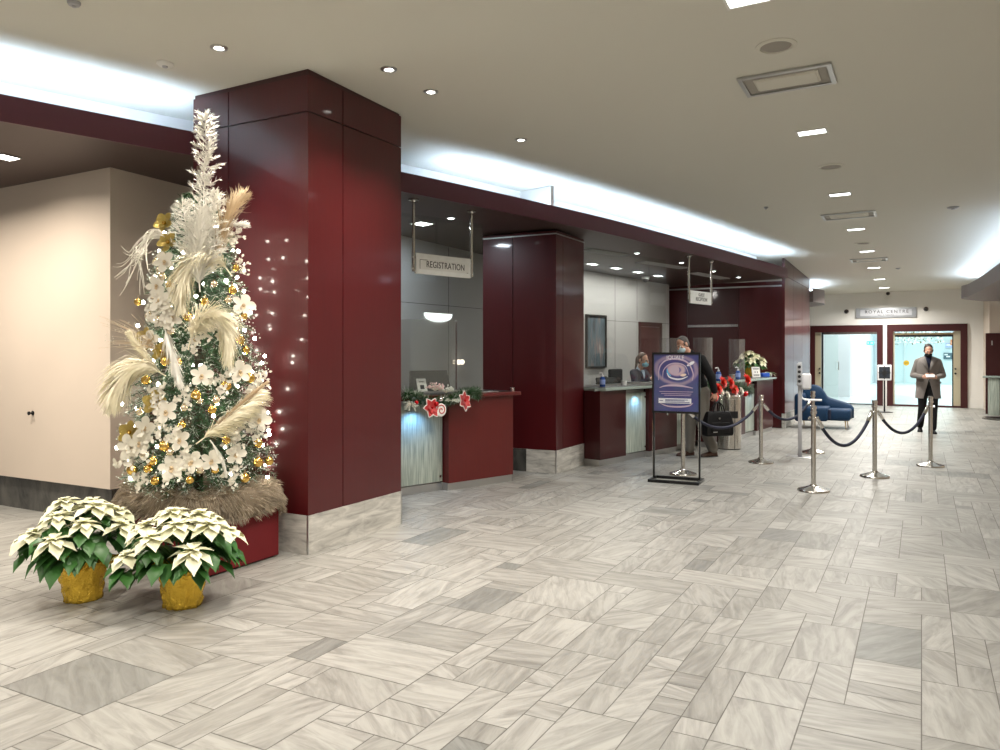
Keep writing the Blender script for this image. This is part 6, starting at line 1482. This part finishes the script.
b = MB(); legs(b, HL, KL, AL+VX((0, 0, .02)), (.10, .075, .065)); legs(b, HRr, KR, AR+VX((0, 0, .02)), (.10, .075, .065)); b.ball((0, 0, .80), (.15, .115, .12)); remesh(b.build('trousers', M['navycloth'], pr), .011, 5)
shoe(pr, AL, VX((0, -1, 0)), 'leather', .24); shoe(pr, AR, VX((0, -1, 0)), 'leather', .24)
# office chair behind her
x = localx(D2, 628, 1.65); q = atop(D2, x, 1.65); t = thing('office_chair', (q.x, q.y, 0), A2+PI, 'dark high-backed office chair behind the receptionist', 'chair')
b = MB(); b.bbox(-.23, .23, -.22, .24, .60, .67, .03); b.build('seat', M['blackcloth'], t, True); b = MB(); b.bbox(-.21, .21, -.30, -.24, .78, 1.24, .028); b.build('backrest', M['blackcloth'], t, True)
b = MB(); b.tube([(0, 0, .06), (0, 0, .60)], .03, 12); b.build('gas_post', M['alu'], t, 40); b = MB(); b.tube([(0, -.1, .60), (0, -.29, .62), (0, -.29, .85)], .02, 8); b.build('back_stem', M['black'], t, True)
for k in range(5):
    a = k*2*PI/5; b = MB(); b.tube([(0, 0, .09), (.28*math.cos(a), .28*math.sin(a), .065)], [.024, .016], 8); lg = b.build('leg', M['black'], t); b = MB(); b.ball((.28*math.cos(a), .28*math.sin(a), .028), .028, 12, 8); b.build('castor', M['black'], lg, True)
# ================================================================ LIGHT AND CAMERA
def area(name, p, sx, sy, power, col, rot=(0, 0, 0), spread=180):
    L = bpy.data.lights.new(name, 'AREA'); L.shape = 'RECTANGLE'; L.size = sx; L.size_y = sy; L.energy = power; L.color = col; L.spread = R(spread)
    o = bpy.data.objects.new(name, L); COL.objects.link(o); o.location = p; o.rotation_euler = rot; return o
WARM = (1.0, .91, .80); NEUT = (1.0, .96, .90); COOL = (.80, .90, 1.0)
for i, (px, py) in enumerate(lamp_px):
    p = CE(px, py); area('downlight', p-Vector((0, 0, .02)), .17, .30, 95 if i < 4 else 150, NEUT, (0, 0, AU), 150)
# the lobby goes on behind the camera: the same row of lamps and parallel rows, put in as unseen fill
for a_ in (1.6, -1.4, -4.0):
    q = UV(a_, CE(748, -2).dot(V)); area('downlight', Vector((q.x, q.y, 3.8)), .2, .3, 100, NEUT, (0, 0, AU), 150)
for a_ in (-1.5, 1.5, 4.0):
    for b_ in (3.0, 5.6):
        if a_ == 4.0 and b_ == 5.6: continue
        q = UV(a_, b_); area('downlight', Vector((q.x, q.y, Zc(q.y)-.06)), .2, .3, 60, WARM, (0, 0, AU), 150)
def spot_l(p, power, ang, col, blend=.6, size=.05, rot=(0, 0, 0)):
    L = bpy.data.lights.new('spot', 'SPOT'); L.energy = power; L.spot_size = R(ang); L.spot_blend = blend; L.color = col; L.shadow_soft_size = size
    o = bpy.data.objects.new('spot', L); COL.objects.link(o); o.location = p; o.rotation_euler = rot; return o
for px, py in ((219, 47.5), (389, 69), (431, 91.5), (521, 139.5)): spot_l(CE(px, py)-Vector((0, 0, .03)), 210, 95, WARM, 1.0)
spot_l(SO(6, 157)-Vector((0, 0, .03)), 260, 75, WARM, 1.0, .05, (R(-12), 0, 0))
spot_l(SO(451, 218)-Vector((0, 0, .03)), 14, 80, NEUT); area('soffit', SO(422, 223.5)-Vector((0, 0, .02)), .2, .2, 30, COOL)
for px, py in ((592.5, 264), (616, 268), (638, 272), (658, 275.7)): area('soffit', SO(px, py)-Vector((0, 0, .02)), .3, .15, 17, NEUT, (0, 0, R(48)))
for px, py in ((637, 253), (681.5, 262.5), (713.5, 271), (738.5, 277)): spot_l(SO(px, py)-Vector((0, 0, .03)), 45, 90, WARM)
for x_, y_ in ((-4.5, 6.3), (-5.6, 6.6)): area('soffit', Vector((x_, y_, Zs(y_)-.03)), .2, .2, 75, WARM, spread=160)  # unseen warm lamps added past the left edge to brighten wall and floor
# corridor daylight
for a_, b_, w in ((aD+2.4, bD+.4, 150), (aD+8, bD-1.5, 300), (aD+14, bD-2.0, 430)):
    q = UV(a_, b_); area('corridor', Vector((q.x, q.y, 3.25)), 3.0, 3.0, w, (.91, .985, 1.0), (0, 0, AU))
# blue-white lamp at the top of each etched desk panel
for dk, x_, w in ((D1, -.50, 3.0), (D2, (dx(626, pa2, A2)+dx(649, pa2, A2))/2, 2.0), (D3, s[1] if False else dx(752, pa3, A3), 1.2)):
    q = atop(dk, x_, -.02); spot_l(Vector((q.x, q.y, .93)), w*4, 150, (.25, .55, 1.0), .8, .02)
# world: dim warm surroundings through the open side behind the camera
W = bpy.data.worlds.new('World'); SC.world = W; W.use_nodes = True; bg = W.node_tree.nodes['Background']; bg.inputs[0].default_value = (1.0, .95, .89, 1); bg.inputs[1].default_value = .42
cam = bpy.data.cameras.new('camera'); co = bpy.data.objects.new('camera', cam); COL.objects.link(co); co.location = (0, 0, HC); co.rotation_euler = (PI/2, 0, 0)
cam.sensor_width = 36; cam.lens = F/1000*36; cam.shift_y = -(375-YH)/1000; cam.clip_end = 200; cam.clip_start = .05; SC.camera = co
vs = SC.view_settings; SC.display_settings.display_device = 'sRGB'; vs.view_transform = 'Standard'; vs.look = 'None'; vs.gamma = 1; vs.use_curve_mapping = False; vs.exposure = -0.40
SC.cycles.use_denoising = True; SC.cycles.max_bounces = 8; SC.cycles.diffuse_bounces = 5; SC.cycles.glossy_bounces = 4; SC.cycles.transparent_max_bounces = 16; SC.cycles.sample_clamp_indirect = 6; SC.cycles.caustics_reflective = False; SC.cycles.caustics_refractive = False; SC.cycles.use_light_tree = True
